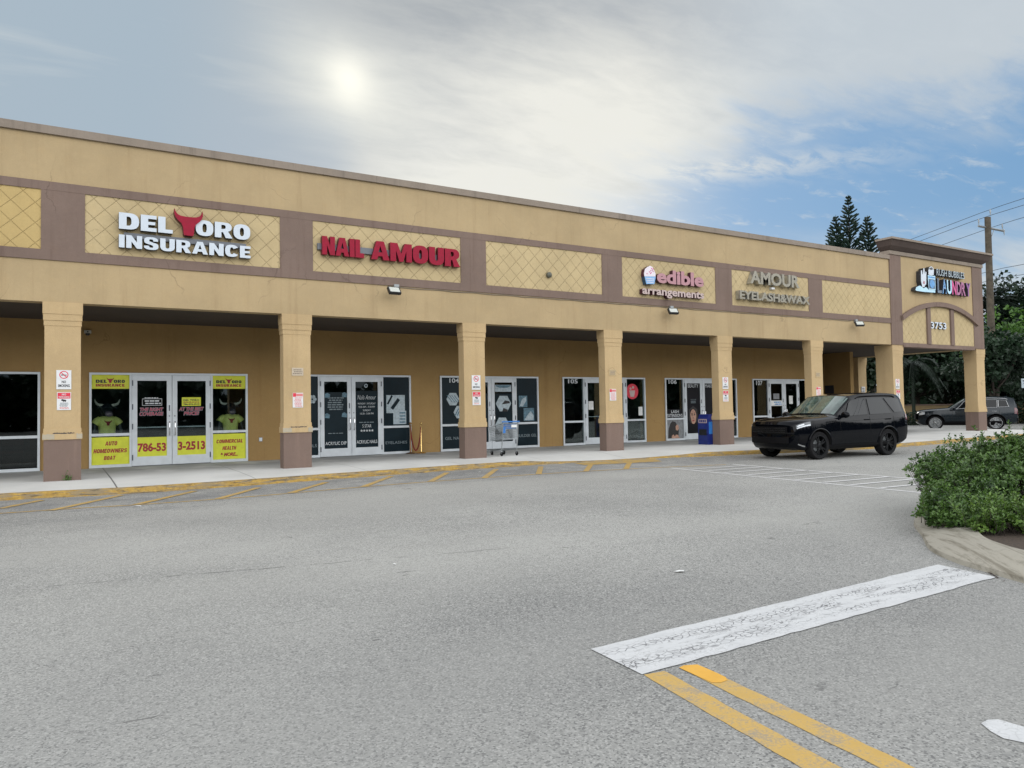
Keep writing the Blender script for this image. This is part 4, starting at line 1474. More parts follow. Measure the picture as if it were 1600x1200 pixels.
def trespass(x, z, label, y=NY, w=0.265, h=0.385):
    p = MB().box(x - w / 2, x + w / 2, y, y + 0.010, z - h / 2, z + h / 2).build('no_trespassing_sign', 'sign_white')
    tag(p, label, 'notice', 'no trespassing notices on the columns')
    MB().box(x - w / 2 + .012, x + w / 2 - .012, y - 0.0012, y - 0.0004, z + 0.055, z + h / 2 - 0.012).build('header', 'sign_red', p)
    lettering(p, 'NO', x - 0.04, x + 0.04, z + 0.125, z + 0.165, y - 0.002, 'white_ink', 0, 0.03)
    lettering(p, 'TRESPASSING', x - 0.105, x + 0.105, z + 0.07, z + 0.108, y - 0.002, 'white_ink', 0, 0.02)
    ic = MB()
    m = Matrix.Translation((x, 0, z + 0.012)) @ Matrix.Rotation(rad(15), 4, 'Y')
    ic.box(-0.05, 0.04, y - 0.0014, y - 0.0006, -0.018, 0.022, mat=m)
    ic.box(-0.01, 0.0, y - 0.0014, y - 0.0006, -0.04, -0.018, mat=m)
    ic.build('camera_icon', 'black_ink', p)
    bars(MB(), x - 0.09, x + 0.09, z - 0.12, z - 0.03, 4, y - 0.0006, int(x * 7)).build('fine_print', 'grey_ink', p)
    bars(MB(), x - 0.10, x + 0.10, z - 0.17, z - 0.125, 2, y - 0.0006, int(x * 5)).build('fine_print', 'sign_pink', p)
    return p


def towing(x, z, label, y=NY, w=0.26, h=0.37):
    p = MB().box(x - w / 2, x + w / 2, y, y + 0.010, z - h / 2, z + h / 2).build('towing_notice', 'sign_white')
    tag(p, label, 'notice', 'towing notices on the columns')
    MB().box(x - w / 2 + .006, x - w / 2 + .085, y - 0.0012, y - 0.0004, z + 0.085, z + h / 2 - 0.006).build('tow_icon', 'sign_red', p)
    MB().box(x - w / 2 + .090, x + w / 2 - .006, y - 0.0012, y - 0.0004, z + 0.095, z + h / 2 - 0.02).build('header', 'sign_pink', p)
    bars(MB(), x - 0.10, x + 0.11, z - 0.17, z + 0.075, 7, y - 0.0006, int(x * 3)).build('fine_print', 'sign_pink', p)
    return p


def faded(x, z, label, mat, y=NY, w=0.29, h=0.20):
    p = MB().box(x - w / 2, x + w / 2, y, y + 0.010, z - h / 2, z + h / 2).build('faded_notice', mat)
    tag(p, label, 'notice')
    bars(MB(), x - 0.12, x + 0.12, z - 0.07, z + 0.07, 3, y - 0.0006, int(x)).build('worn_lettering', 'cap', p)
    return p


no_smoking(0.098, 2.35, 'white no smoking notice on the column left of the yellow insurance windows')
no_smoking(10.247, 2.33, 'white no smoking notice on the column beside the shopping cart')
no_smoking(20.317, 2.352, 'white no smoking notice on the column with the blue box behind it')
no_smoking(30.68, 2.356, 'white no smoking notice on the deep tower column behind the black car')
trespass(0.102, 1.885, 'red and white no trespassing notice on the column left of the yellow insurance windows')
trespass(10.255, 1.875, 'red and white no trespassing notice on the column beside the shopping cart')
trespass(20.316, 1.89, 'red and white no trespassing notice on the column with the blue box behind it')
trespass(30.70, 1.898, 'red and white no trespassing notice on the deep tower column behind the black car')
faded(5.15, 2.582, 'faded cream notice high on the column between the yellow shop and the nail salon', 'sign_faded')
faded(15.226, 2.67, 'ghostly tan notice high on the column in front of shop 105', 'sign_faded2')
faded(25.44, 2.70, 'worn dark lettered notice high on the column right of door 107', 'sign_faded2')
towing(5.153, 1.865, 'white and pink towing notice on the column between the yellow shop and the nail salon')
towing(15.22, 1.958, 'white and pink towing notice on the column in front of shop 105')
towing(25.44, 2.03, 'white and pink towing notice on the column right of door 107')
rn = MB().box(37.2, 37.5, 6.07, 6.098, 2.0, 2.45).build('reserved_notice', 'sign_white')
tag(rn, 'small white notice on the rear tower column seen through the walkway', 'notice')
bars(MB(), 37.24, 37.46, 2.06, 2.4, 4, 6.069, 3).build('fine_print', 'black_ink', rn)

# ------------------------------------------------------------------ window graphics
PY = 3.648     # poster front for windows
DY = 3.608     # poster front for door leaves


def poster(x0, x1, z0, z1, y, mat, label, name='window_poster', cat_='poster', group=None):
    return tag(MB().box(x0, x1, y, y + 0.005, z0, z1).build(name, mat), label, cat_, group)


a0, a1, a2, a3, a4 = FP['ins']
w0, w1 = a0 + 0.055, a1 - 0.055
w2, w3 = a3 + 0.055, a4 - 0.055
RI = 'red_ink'
for (u0, u1, lab, dx) in ((w0, w1, 'yellow banner DEL TORO INSURANCE at the top of the window left of the insurance doors', 0),
                          (w2, w3, 'yellow banner DEL TORO INSURANCE at the top of the window right of the insurance doors', 0)):
    p = poster(u0, u1, 2.27, 2.64, PY, 'yellow', lab)
    wd = u1 - u0
    block_word(p, 'DEL', u0 + .11 * wd, u0 + .40 * wd, 2.425, 2.51, PY - .002, ['black_ink', 'black_ink'], .001, .34, .08)
    block_word(p, 'ORO', u0 + .58 * wd, u0 + .88 * wd, 2.425, 2.51, PY - .002, ['black_ink', 'black_ink'], .001, .34, .08)
    block_word(p, 'INSURANCE', u0 + .11 * wd, u0 + .87 * wd, 2.325, 2.40, PY - .002, ['red_ink', 'red_ink'], .001, .33, .1)
    MB().prism(skull(u0 + .49 * wd, 2.425, 0.17, 0.15), PY - .002, PY - .001).build('bull_head', RI, p)
p = poster(w0, w1, 0.262, 0.985, PY, 'yellow', 'yellow panel AUTO HOMEOWNERS BOAT under the left insurance window')
block_word(p, 'AUTO', 1.055, 1.345, .765, .875, PY - .002, ['red_ink', 'red_ink'], .001, .31, .08, .2)
block_word(p, 'HOMEOWNERS', .785, 1.575, .57, .68, PY - .002, ['red_ink', 'red_ink'], .001, .31, .08, .2)
block_word(p, 'BOAT', 1.026, 1.305, .385, .49, PY - .002, ['red_ink', 'red_ink'], .001, .31, .08, .2)
p = poster(w2, w3, 0.262, 0.985, PY, 'yellow', 'yellow panel COMMERCIAL HEALTH & MORE under the right insurance window')
block_word(p, 'COMMERCIAL', 3.835, 4.55, .72, .825, PY - .002, ['red_ink', 'red_ink'], .001, .31, .08, .2)
block_word(p, 'HEALTH', 3.993, 4.375, .525, .63, PY - .002, ['red_ink', 'red_ink'], .001, .31, .08, .2)
lettering(p, '& MORE...', 3.93, 4.41, .345, .45, PY - .002, RI, 0, 0.055, 0.25)
dl0, dl1 = a1 + 0.131, a2 - 0.131
dr0, dr1 = a2 + 0.131, a3 - 0.131
p = poster(dl0, dl1, 0.437, 0.955, DY, 'yellow', 'yellow panel with phone number part 786-53 on the left insurance door')
lettering(p, '786-53', dl0 + .01, dl1 - .02, .56, .80, DY - .002, RI, 0, 0.042)
p = poster(dr0, dr1, 0.437, 0.955, DY, 'yellow', 'yellow panel with phone number part 3-2513 on the right insurance door')
lettering(p, '3-2513', dr0 + .02, dr1 - .02, .57, .81, DY - .002, RI, 0, 0.042)


def outlined(name, label, lines, y, mi, mo, shear=0.2):
    o = empty(name, (lines[0][1], y, lines[0][3]), label, 'window lettering')
    for (s, x0, x1, z0, z1) in lines:
        b = lettering(o, s, x0 - .012, x1 + .012, z0 - .012, z1 + .012, y - .001, mo, 0, 0.075, shear)
        lettering(b, s, x0, x1, z0, z1, y - .002, mi, 0, 0.012, shear, name='lettering_fill')
    return o


outlined('door_lettering', 'crimson lettering THE RIGHT COVERAGE on the left insurance door', [('THE RIGHT', dl0 + .07, dl1 - .09, 1.66, 1.75), ('COVERAGE', dl0 + .06, dl1 - .09, 1.54, 1.63)], DY, 'pink_ink', 'grey_ink')
outlined('door_lettering', 'crimson lettering AT THE BEST PRICE! on the right insurance door', [('AT THE BEST', dr0 + .05, dr1 - .06, 1.66, 1.75), ('PRICE!', dr0 + .17, dr1 - .18, 1.54, 1.63)], DY, 'pink_ink', 'grey_ink')
p = poster(dr0 + .12, dr1 - .13, 1.79, 2.03, DY, 'yellow', 'small yellow card DEL TORO INSURANCE on the right insurance door')
lettering(p, 'DEL TORO', dr0 + .16, dr1 - .17, 1.925, 1.975, DY - .002, 'black_ink', 0, 0.03)
lettering(p, 'INSURANCE', dr0 + .16, dr1 - .17, 1.875, 1.91, DY - .002, RI, 0, 0.03)
lettering(p, '786-533-2513', dr0 + .16, dr1 - .17, 1.81, 1.86, DY - .002, 'black_ink', 0, 0.03)
o = empty('opening_hours', (dl0, DY, 1.8), 'white outlined opening hours box on the left insurance door', 'window lettering')
fr = MB()
hx0, hx1 = dl0 + .12, dl1 - .12
fr.box(hx0, hx1, DY, DY + .002, 1.81, 1.822)
fr.box(hx0, hx1, DY, DY + .002, 1.988, 2.0)
fr.box(hx0, hx0 + .01, DY, DY + .002, 1.822, 1.988)
fr.box(hx1 - .01, hx1, DY, DY + .002, 1.822, 1.988)
fr.build('hours_frame', 'white_ink', o)
bars(MB(), hx0 + .03, hx1 - .03, 1.835, 1.97, 2, DY, 5).build('hours_lines', 'white_ink', o)
bars(MB(), hx0 + .05, hx1 - .05, 2.0, 2.04, 1, DY, 8).build('hours_title', 'white_ink', o)

# nail salon
n0, n1, n2, n3, n4 = FP['nail']


def vinyl(x0, x1, z0, z1, y, label, mat='vinyl'):
    return poster(x0, x1, z0, z1, y, mat, label, 'window_vinyl', 'window vinyl')


ZU0, ZU1, ZL0, ZL1 = TR1 + .002, ZT - .057, ZS + .077, TR0 - .002
GI, WI = 'grey_ink', 'white_ink'
p = vinyl(n0 + .057, n1 - .057, ZU0, ZU1, PY, 'dark vinyl with a pale flower in the nail salon window half behind the column')
fl = MB()
for k in range(6):
    a = k * math.pi / 3
    fl.lathe([(0.055, -0.001), (0.055, 0.0)], (n1 - .22 + 0.08 * math.cos(a), PY - .001, 1.95 + 0.08 * math.sin(a)), 'y', 10)
fl.build('flower_print', 'photo_light', p)
p = vinyl(n0 + .057, n1 - .057, ZL0, ZL1, PY, 'dark vinyl reading NAILS below the window left of the nail salon doors')
lettering(p, 'NAILS', n1 - .48, n1 - .09, .50, .59, PY - .002, GI, 0, 0.01)
p = vinyl(n3 + .057, n4 - .057, ZU0, ZU1, PY, 'dark vinyl with two pale nail photographs in the window right of the nail salon doors')
x0 = n3 + .055
ph = MB().box(x0 + .115, x0 + .75, PY - .002, PY - .001, 1.49, 2.065).build('nail_photo', 'photo_light', p)
c1 = MB()
m = Matrix.Translation((x0 + .42, 0, 1.78)) @ Matrix.Rotation(rad(-52), 4, 'Y')
c1.box(-.20, .20, PY - .004, PY - .003, -.055, .055, mat=m)
m = Matrix.Translation((x0 + .24, 0, 1.92)) @ Matrix.Rotation(rad(-60), 4, 'Y')
c1.box(-.17, .15, PY - .004, PY - .003, -.03, .03, mat=m)
c1.build('nail_shapes', 'vinyl', ph)
ph = MB().box(x0 + .345, x0 + .79, PY - .004, PY - .003, 1.13, 1.56).build('hand_photo', 'photo_light', p)
c1 = MB()
for k in range(4):
    c1.box(x0 + .56, x0 + .76, PY - .006, PY - .005, 1.17 + k * .1, 1.215 + k * .1)
c1.build('nail_shapes', 'photo_mid', ph)
p = vinyl(n3 + .057, n4 - .057, ZL0, ZL1, PY, 'dark vinyl reading EYELASHES under the window right of the nail salon doors')
lettering(p, 'EYELASHES', n3 + .13, n4 - .14, .50, .59, PY - .002, GI, 0, 0.01)
ndl0, ndl1, ndr0, ndr1 = n1 + .133, n2 - .133, n2 + .133, n3 - .133
p = vinyl(ndl0, ndl1, .44, 2.16, DY, 'dark vinyl reading ACRYLIC DIP on the left nail salon door')
lettering(p, 'ACRYLIC DIP', ndl0 + .03, ndl1 - .03, .545, .645, DY - .002, WI, 0, 0.01)
bars(MB(), ndl0 + .10, ndl1 - .10, 1.60, 2.02, 6, DY - .001, 4).build('price_list', GI, p)
c1 = MB()
for (cx_, cz_) in ((ndl0 + .1, 2.06), (ndl1 - .08, 2.08), (ndl0 + .09, 1.44), (ndl1 - .09, 1.46)):
    c1.prism([(cx_ - .09, cz_ - .06), (cx_ + .07, cz_ - .08), (cx_ + .09, cz_ + .03), (cx_, cz_ + .08), (cx_ - .07, cz_ + .05)], DY - .002, DY - .001)
c1.build('petal_prints', 'photo_mid', p)
bars(MB(), ndl0 + .06, ndl1 - .06, .88, .92, 1, DY - .001, 6).build('caption', GI, p)
p = vinyl(ndr0, ndr1, .44, 2.20, DY, 'dark vinyl with white opening hours and 5 STAR on the right nail salon door')
lettering(p, 'Nails Amour', ndr0 + .06, ndr1 - .06, 1.93, 2.07, DY - .002, WI, 0, -0.01, 0.35)
for k, (s, i) in enumerate((('MONDAY - SATURDAY', .08), ('9:30 AM - 7:30 PM', .10), ('SUNDAY', .24), ('10:30 - 5:00 PM', .15))):
    lettering(p, s, ndr0 + i, ndr1 - i, 1.775 - k * .105, 1.83 - k * .105, DY - .002, WI, 0, 0.0)
bars(MB(), ndr0 + .06, ndr1 - .06, 1.19, 1.24, 1, DY - .001, 6).build('caption', GI, p)
lettering(p, '5 STAR', ndr0 + .22, ndr1 - .22, 1.05, 1.15, DY - .002, WI, 0, 0.0)
sm = MB()
for k in range(5):
    cx_, cz_ = ndr0 + .19 + k * (ndr1 - ndr0 - .38) / 4, .955
    pts = []
    for q in range(10):
        a = math.pi / 2 + q * math.pi / 5
        r = .045 if q % 2 == 0 else .019
        pts.append((cx_ + r * math.cos(a), cz_ + r * math.sin(a)))
    sm.prism(pts[::-1], DY - .002, DY - .001)
sm.build('stars', WI, p)
lettering(p, 'ACRYLIC NAILS', ndr0 + .03, ndr1 - .03, .555, .66, DY - .002, WI, 0, 0.01)
rgd = MB()
rgd.lathe([(0.06, -0.004), (0.06, 0.0)], ((ndr0 + ndr1) / 2 - .02, DY, 2.36), 'y', 16)
o = tag(rgd.build('round_sticker', 'photo_light'), 'small round sticker at the top of the right nail salon door', 'sticker')
MB().lathe([(0.035, -0.006), (0.035, -0.002)], ((ndr0 + ndr1) / 2 - .02, DY - .003, 2.36), 'y', 14).build('sticker_centre', 'vinyl', o)


def hexagon(mb, cx_, cz_, r, y, flat=0.0):
    pts = [(cx_ + r * math.cos(flat + k * math.pi / 3), cz_ + r * math.sin(flat + k * math.pi / 3)) for k in range(6)]
    mb.prism(pts, y - .002, y - .001)
    return mb


def number(txt, x0, x1, z0, z1, label):
    o = empty('unit_number', (x0, PY - .004, z0), label, 'unit number')
    lettering(o, txt, x0, x1, z0, z1, PY - .004, 'white_ink', 0, 0.02)


# shop 104
b0, b1, b2, b3, b4 = FP['spa']
p = vinyl(b0 + .057, b1 - .057, ZU0, ZU1, PY, 'dark vinyl with hexagon nail photographs in the window under number 104')
hexagon(hexagon(MB(), b0 + .48, 1.92, .24, PY), b0 + .74, 1.48, .24, PY).build('nail_photos', 'photo_light', p)
c1 = MB()
for k in range(4):
    m = Matrix.Translation((b0 + .36 + k * .09, 0, 1.93)) @ Matrix.Rotation(rad(-40), 4, 'Y')
    c1.box(-.012, .012, PY - .004, PY - .003, -.15, .15, mat=m)
    m = Matrix.Translation((b0 + .62 + k * .08, 0, 1.48)) @ Matrix.Rotation(rad(30), 4, 'Y')
    c1.box(-.02, .02, PY - .004, PY - .003, -.14, .14, mat=m)
c1.build('nail_shapes', 'photo_mid', p)
number('104', b0 + .36, b0 + .72, 2.47, 2.62, 'white number 104 in the window left of the cart')
p = vinyl(b0 + .057, b1 - .057, ZL0, ZL1, PY, 'dark vinyl reading GEL NAILS below the number 104 window')
lettering(p, 'GEL NAILS', b0 + .18, b1 - .10, .56, .66, PY - .002, GI, 0, 0.01)
p = vinyl(b3 + .057, b4 - .057, ZU0, ZU1, PY, 'dark vinyl with two square foot and hand photographs right of the door behind the cart')
MB().box(b3 + .17, b3 + .52, PY - .002, PY - .001, 1.62, 2.02).build('hand_photo', 'photo_mid', p)
q = MB().box(b3 + .36, b3 + .80, PY - .002, PY - .001, 1.13, 1.58).build('foot_photo', 'photo_mid', p)
MB().prism([(b3 + .38, 1.15), (b3 + .76, 1.15), (b3 + .78, 1.3), (b3 + .66, 1.47), (b3 + .56, 1.38)], PY - .004, PY - .003).build('foot_shape', 'photo_light', q)
MB().prism([(b3 + .2, 1.66), (b3 + .33, 1.64), (b3 + .48, 1.85), (b3 + .46, 1.98), (b3 + .3, 1.9)], PY - .004, PY - .003).build('hand_shape', 'photo_light', p)
p = vinyl(b3 + .057, b4 - .057, ZL0, ZL1, PY, 'dark vinyl reading BUILDER GEL right of the door behind the cart')
lettering(p, 'BUILDER GEL', b3 + .09, b4 - .09, .56, .66, PY - .002, GI, 0, 0.01)
sdr0, sdr1 = b2 + .131, b3 - .131
p = vinyl(sdr0, sdr1, .44, 2.10, DY, 'dark vinyl with a face in a hexagon on the door behind the cart')
h1 = MB()
hexagon(h1, sdr0 + .36, 1.75, .31, DY)
hexagon(h1, sdr0 + .30, 1.02, .28, DY)
h1.build('face_photos', 'photo_light', p)
c1 = MB()
c1.prism([(sdr0 + .28, 1.72), (sdr0 + .62, 1.76), (sdr0 + .60, 1.83), (sdr0 + .42, 1.86)], DY - .004, DY - .003)
c1.prism([(sdr0 + .30, 1.48), (sdr0 + .5, 1.47), (sdr0 + .54, 1.53), (sdr0 + .35, 1.60)], DY - .004, DY - .003)
c1.build('face_shadow', 'hair', p)
lettering(p, 'FACIALS', sdr0 + .08, sdr1 - .08, .60, .69, DY - .002, GI, 0, 0.0)
p = vinyl(b1 + .131, b2 - .131, .44, 2.10, DY, 'plain dark vinyl on the door leaf hidden behind the column left of the cart')
p = poster(sdr0 + .03, sdr1 - .03, 2.16, 2.40, DY, 'photo_light', 'pale green strip at the top of the door behind the cart')
MB().prism([(sdr0 + .05, 2.36), (sdr0 + .2, 2.30), (sdr1 - .2, 2.30), (sdr1 - .05, 2.36), (sdr1 - .05, 2.39), (sdr0 + .05, 2.39)], DY - .002, DY - .001).build('strip_arc', 'photo_mid', p)

# shop 105
c0, c1_, c2, c3, c4 = FP['fruit']
number('105', c0 + .27, c0 + .70, 2.46, 2.62, 'white number 105 in the window left of the door')
rs = MB()
rs.lathe([(0.30, -0.004), (0.30, 0.0)], (c3 + .36, PY, 2.16), 'y', 32)
o = tag(rs.build('round_sticker', 'sign_red'), 'round crimson sticker with a fruit cup in the window right of door 105', 'sticker')
q = MB()
q.prism([(c3 + .26, 1.95), (c3 + .44, 1.95), (c3 + .50, 2.20), (c3 + .20, 2.20)], PY - .007, PY - .005)
q.lathe([(.05, -.002), (.05, 0)], (c3 + .27, PY - .005, 2.27), 'y', 10)
q.lathe([(.05, -.002), (.05, 0)], (c3 + .40, PY - .005, 2.32), 'y', 10)
q.build('cup_print', 'letter_pale', o)
poster(c3 + .66, c3 + .86, 1.22, 1.56, PY, 'paper', 'white paper notice in the window right of door 105')
poster(c1_ + .17, c1_ + .40, 1.48, 1.80, DY, 'paper', 'white paper notice on the left leaf of door 105')

# shop 106
d0, d1, d2, d3, d4 = FP['lash']
number('106', d0 + .22, d0 + .66, 2.46, 2.63, 'white number 106 in the window of the lash salon')
p = vinyl(d0 + .057, d1 - .057, ZU0, 1.44, PY, 'black strip LASH EXTENSIONS in the lash salon window', 'vinyl_black')
lettering(p, 'LASH', d0 + .33, d1 - .28, 1.285, 1.40, PY - .002, WI, 0, 0.01)
lettering(p, 'EXTENSIONS', d0 + .09, d1 - .08, 1.12, 1.25, PY - .002, WI, 0, 0.01)
p = poster(d0 + .057, d1 - .057, ZL0, ZL1, PY, 'photo_grey', 'photograph of a woman with long dark hair under the lash salon window')
xx = d0 + .057
MB().prism([(xx + .08, .28), (xx + .62, .28), (xx + .66, .55), (xx + .60, .78), (xx + .48, .93), (xx + .32, .96), (xx + .20, .86), (xx + .12, .66)], PY - .002, PY - .001).build('hair_print', 'hair', p)
f1 = MB()
f1.prism([(xx + .50, .60), (xx + .60, .57), (xx + .66, .66), (xx + .64, .78), (xx + .55, .82), (xx + .49, .74)], PY - .004, PY - .003)
f1.prism([(xx + .26, .27), (xx + .70, .27), (xx + .60, .40), (xx + .50, .42), (xx + .44, .34), (xx + .36, .42), (xx + .28, .38)], PY - .004, PY - .003)
f1.build('skin_print', 'skin', p)
ldl0, ldl1 = d1 + .131, d2 - .131
p = vinyl(ldl0, ldl1, .44, 2.48, DY, 'black vinyl BEAUTY with a woman\'s face on the left lash salon door', 'vinyl_black')
lettering(p, 'BEAUTY', ldl0 + .08, ldl1 - .08, 2.31, 2.45, DY - .002, WI, 0, 0.0)
lettering(p, 'MAKEUP', ldl0 + .22, ldl1 - .22, 1.80, 1.84, DY - .002, GI, 0, 0.0)
bars(MB(), ldl0 + .22, ldl1 - .22, 1.66, 1.78, 2, DY - .001, 8).build('caption', GI, p)
fx = (ldl0 + ldl1) / 2 - .03
ell = [(fx + .17 * math.cos(a), 1.12 + .30 * math.sin(a)) for a in [2 * math.pi * k / 24 for k in range(24)]]
fo = MB().prism([(x_ - .02 * (z_ - 1.12), z_) for x_, z_ in ell], DY - .002, DY - .001).build('face_print', 'skin', p)
f2 = MB()
f2.prism([(fx - .13, 1.18), (fx - .03, 1.17), (fx - .02, 1.20), (fx - .08, 1.225)], DY - .0035, DY - .003)
f2.prism([(fx + .03, 1.17), (fx + .13, 1.19), (fx + .08, 1.235), (fx + .03, 1.205)], DY - .0035, DY - .003)
f2.prism([(fx - .14, 1.25), (fx - .02, 1.24), (fx - .02, 1.26), (fx - .10, 1.28)], DY - .0035, DY - .003)
f2.prism([(fx + .03, 1.245), (fx + .14, 1.26), (fx + .10, 1.285), (fx + .03, 1.27)], DY - .0035, DY - .003)
f2.prism([(fx - .025, 1.06), (fx + .035, 1.06), (fx + .02, 1.08), (fx - .01, 1.08)], DY - .0035, DY - .003)
f2.build('face_features', 'hair', fo)
MB().prism([(fx - .07, .95), (fx + .0, .925), (fx + .075, .95), (fx + .03, .985), (fx, .975), (fx - .03, .985)], DY - .0035, DY - .003).build('lips', 'red_ink', fo)
MB().prism([(fx - .19, 1.38), (fx - .15, 1.10), (fx - .10, .90), (fx - .16, .86), (fx - .24, 1.0), (fx - .24, 1.4), (fx, 1.56), (fx + .22, 1.42), (fx + .26, 1.0), (fx + .2, .84), (fx + .13, .92), (fx + .165, 1.12), (fx + .15, 1.32), (fx + .04, 1.42), (fx - .1, 1.42)][::-1], DY - .003, DY - .0022).build('hair_print', 'hair', fo)
p = vinyl(d2 + .131, d3 - .131, .44, 2.48, DY, 'black vinyl MAKEUP on the right lash salon door beside the column', 'vinyl_black')
lettering(p, 'MAKEUP', d2 + .17, d3 - .20, 2.31, 2.45, DY - .002, WI, 0, 0.0)

# shop 107
e0, e1, e2, e3, e4 = FP['end']
number('107', e0 + .26, e0 + .66, 2.42, 2.62, 'white number 107 in the window nearest the tower')
p = poster(e1 + .13, e2 - .13, 1.50, 1.74, DY, 'paper', 'white banner on the left leaf of door 107')
bars(MB(), e1 + .32, e2 - .15, 1.53, 1.71, 2, DY - .001, 3).build('banner_lines', 'mid_blue', p)
p = poster(e1 + .30, e2 - .30, 1.80, 2.05, DY, 'photo_grey', 'small grey decal above the white banner on door 107')
p = poster(e2 + .36, e3 - .40, 1.58, 1.95, DY, 'paper', 'small pale decal on the right leaf of door 107')


# ------------------------------------------------------------------ bull figures in the insurance windows
def bull_figure(cx_, label, turn):
    o = empty('bull_figure', (cx_, 3.92, 1.0), label, 'bull figure', 'bull figures in the insurance windows', turn)
    c, s_ = math.cos(turn), math.sin(turn)
    m = Matrix.Translation((cx_, 3.92, 0)) @ Matrix.Rotation(turn, 4, 'Z')

    def T(x, y, z):
        return tuple(m @ Vector((x, y, z)))
    # head: loft of rings from neck to muzzle
    sec = [(0.02, 0.05, 1.52, .10, .07), (0.0, 0.03, 1.62, .15, .12), (-0.02, 0.0, 1.72, .17, .14), (-0.02, 0.0, 1.80, .16, .13), (0, 0.02, 1.86, .10, .09), (0, .02, 1.885, .02, .02)]
    hd = MB()
    vs = []
    for (dx, dy, z, rx, ry) in sec:
        for k in range(18):
            a = 2 * math.pi * k / 18
            vs.append(T(dx + rx * math.cos(a), dy + ry * math.sin(a), z))
    fs = []
    for i in range(len(sec) - 1):
        for k in range(18):
            a, b = i * 18 + k, i * 18 + (k + 1) % 18
            fs.append((a, b, b + 18, a + 18))
    hd.add(vs, fs)
    sec = [(-.10, 1.70, .13, .11), (-.18, 1.66, .11, .10), (-.25, 1.61, .10, .085), (-.29, 1.59, .085, .06), (-.30, 1.585, .01, .01)]
    vs = []
    for (y, z, rx, rz) in sec:
        for k in range(18):
            a = 2 * math.pi * k / 18
            vs.append(T(rx * math.cos(a), y, z + rz * math.sin(a)))
    fs = []
    for i in range(len(sec) - 1):
        for k in range(18):
            a, b = i * 18 + k, i * 18 + (k + 1) % 18
            fs.append((b, a, a + 18, b + 18))
    hd.add(vs, fs)
    for sx in (-1, 1):
        hd.tube([T(sx * .14, 0, 1.78), T(sx * .22, .01, 1.77), T(sx * .27, .02, 1.73)], [.03, .045, .01], 8)
        hd.tube([T(sx * .2, .03, 1.44), T(sx * .30, .02, 1.30), T(sx * .33, -.05, 1.12), T(sx * .28, -.1, .98)], [.08, .085, .075, .06], 10)
    hd.tube([T(0, .02, 1.6), T(0, .02, .8)], [.09, .12], 14)
    hd.build('head', 'bull', o, smooth=60)
    for sx in (-1, 1):
        MB().tube([T(sx * .10, 0, 1.83), T(sx * .18, 0, 1.84), T(sx * .25, 0, 1.87), T(sx * .29, -.01, 1.94), T(sx * .30, -.02, 2.0)], [.042, .04, .033, .02, .004], 10).build('horn', 'horn', o, smooth=60)
    sh = MB()
    sec = [(1.545, .12, .10), (1.52, .19, .13), (1.45, .225, .155), (1.30, .215, .16), (1.12, .20, .16), (.92, .205, .17)]
    vs = []
    for (z, rx, ry) in sec:
        for k in range(24):
            a = 2 * math.pi * k / 24
            w = 1 + .02 * math.sin(5 * a + z * 9)
            vs.append(T(rx * w * math.cos(a), .02 + ry * w * math.sin(a), z))
    fs = []
    for i in range(len(sec) - 1):
        for k in range(24):
            a, b = i * 24 + k, i * 24 + (k + 1) % 24
            fs.append((b, a, a + 24, b + 24))
    sh.add(vs, fs)
    for sx in (-1, 1):
        sh.tube([T(sx * .16, .02, 1.48), T(sx * .24, .02, 1.42), T(sx * .305, .01, 1.33)], [.075, .092, .098], 12, cap=False)
    so = sh.build('shirt', 'shirt', o, smooth=60)
    em = MB()
    pts = skull(0, 1.29, .18, .16)
    n = len(pts)
    em.add([T(x_, -.150 + x_ * x_ * 1.2, z_) for x_, z_ in pts] , [tuple(range(n))])
    em.build('bull_emblem', RI, so)


bull_figure(1.12, 'black bull figure in a yellow shirt in the window left of the insurance doors', 0.12)
bull_figure(4.27, 'black bull figure in a yellow shirt in the window right of the insurance doors', 0.0)
# red chairs inside the left shop
for k, (cx_, lab) in enumerate(((-1.05, 'red waiting chair nearest the column in the leftmost shop window'), (-1.75, 'middle red waiting chair in the leftmost shop window'), (-2.45, 'red waiting chair farthest left inside the leftmost shop window'))):
    o = empty('waiting_chair', (cx_, 5.2, .17), lab, 'chair', 'red chairs in the leftmost shop')
    MB().box(cx_ - .25, cx_ + .25, 4.95, 5.42, .60, .66).build('seat', 'red_seat', o)
    MB().box(cx_ - .25, cx_ + .25, 5.42, 5.47, .80, 1.0).build('backrest', 'red_seat', o)
    for sx in (-.22, .22):
        for yy in (4.98, 5.44):
            MB().tube([(cx_ + sx, yy, .17), (cx_ + sx, yy, .60 if yy < 5 else .9)], .012, 6).build('leg', 'black_metal', o)

# ------------------------------------------------------------------ walkway props
ct = empty('shopping_cart', (11.5, .6, .168), 'metal shopping cart with a blue handle parked on the sidewalk', 'shopping cart')
ZB = 0.17
cx0, cx1, cy0, cy1 = 11.16, 11.74, 0.15, 1.02
fr = MB()
for x in (cx0 + .03, cx1 - .03):
    fr.tube([(x, cy1 - .1, ZB + .13), (x, cy0 + .08, ZB + .20), (x, cy0 + .02, ZB + .50), (x, cy0 - .02, ZB + 1.0)], .014, 8)
fr.tube([(cx0 + .03, cy0 + .02, ZB + .5), (cx1 - .03, cy0 + .02, ZB + .5)], .011, 6)
fr.tube([(cx0 + .03, cy1 - .1, ZB + .13), (cx1 - .03, cy1 - .1, ZB + .13)], .012, 6)
for k in range(9):
    x = cx0 + .05 + k * (cx1 - cx0 - .1) / 8
    fr.tube([(x, cy0 + .1, ZB + .21), (x, cy1 - .12, ZB + .16)], .007, 5)
fr.build('frame', 'cart', ct, smooth=50)
bk = MB()
zt0, zt1, zb0, zb1 = ZB + .96, ZB + .82, ZB + .50, ZB + .42
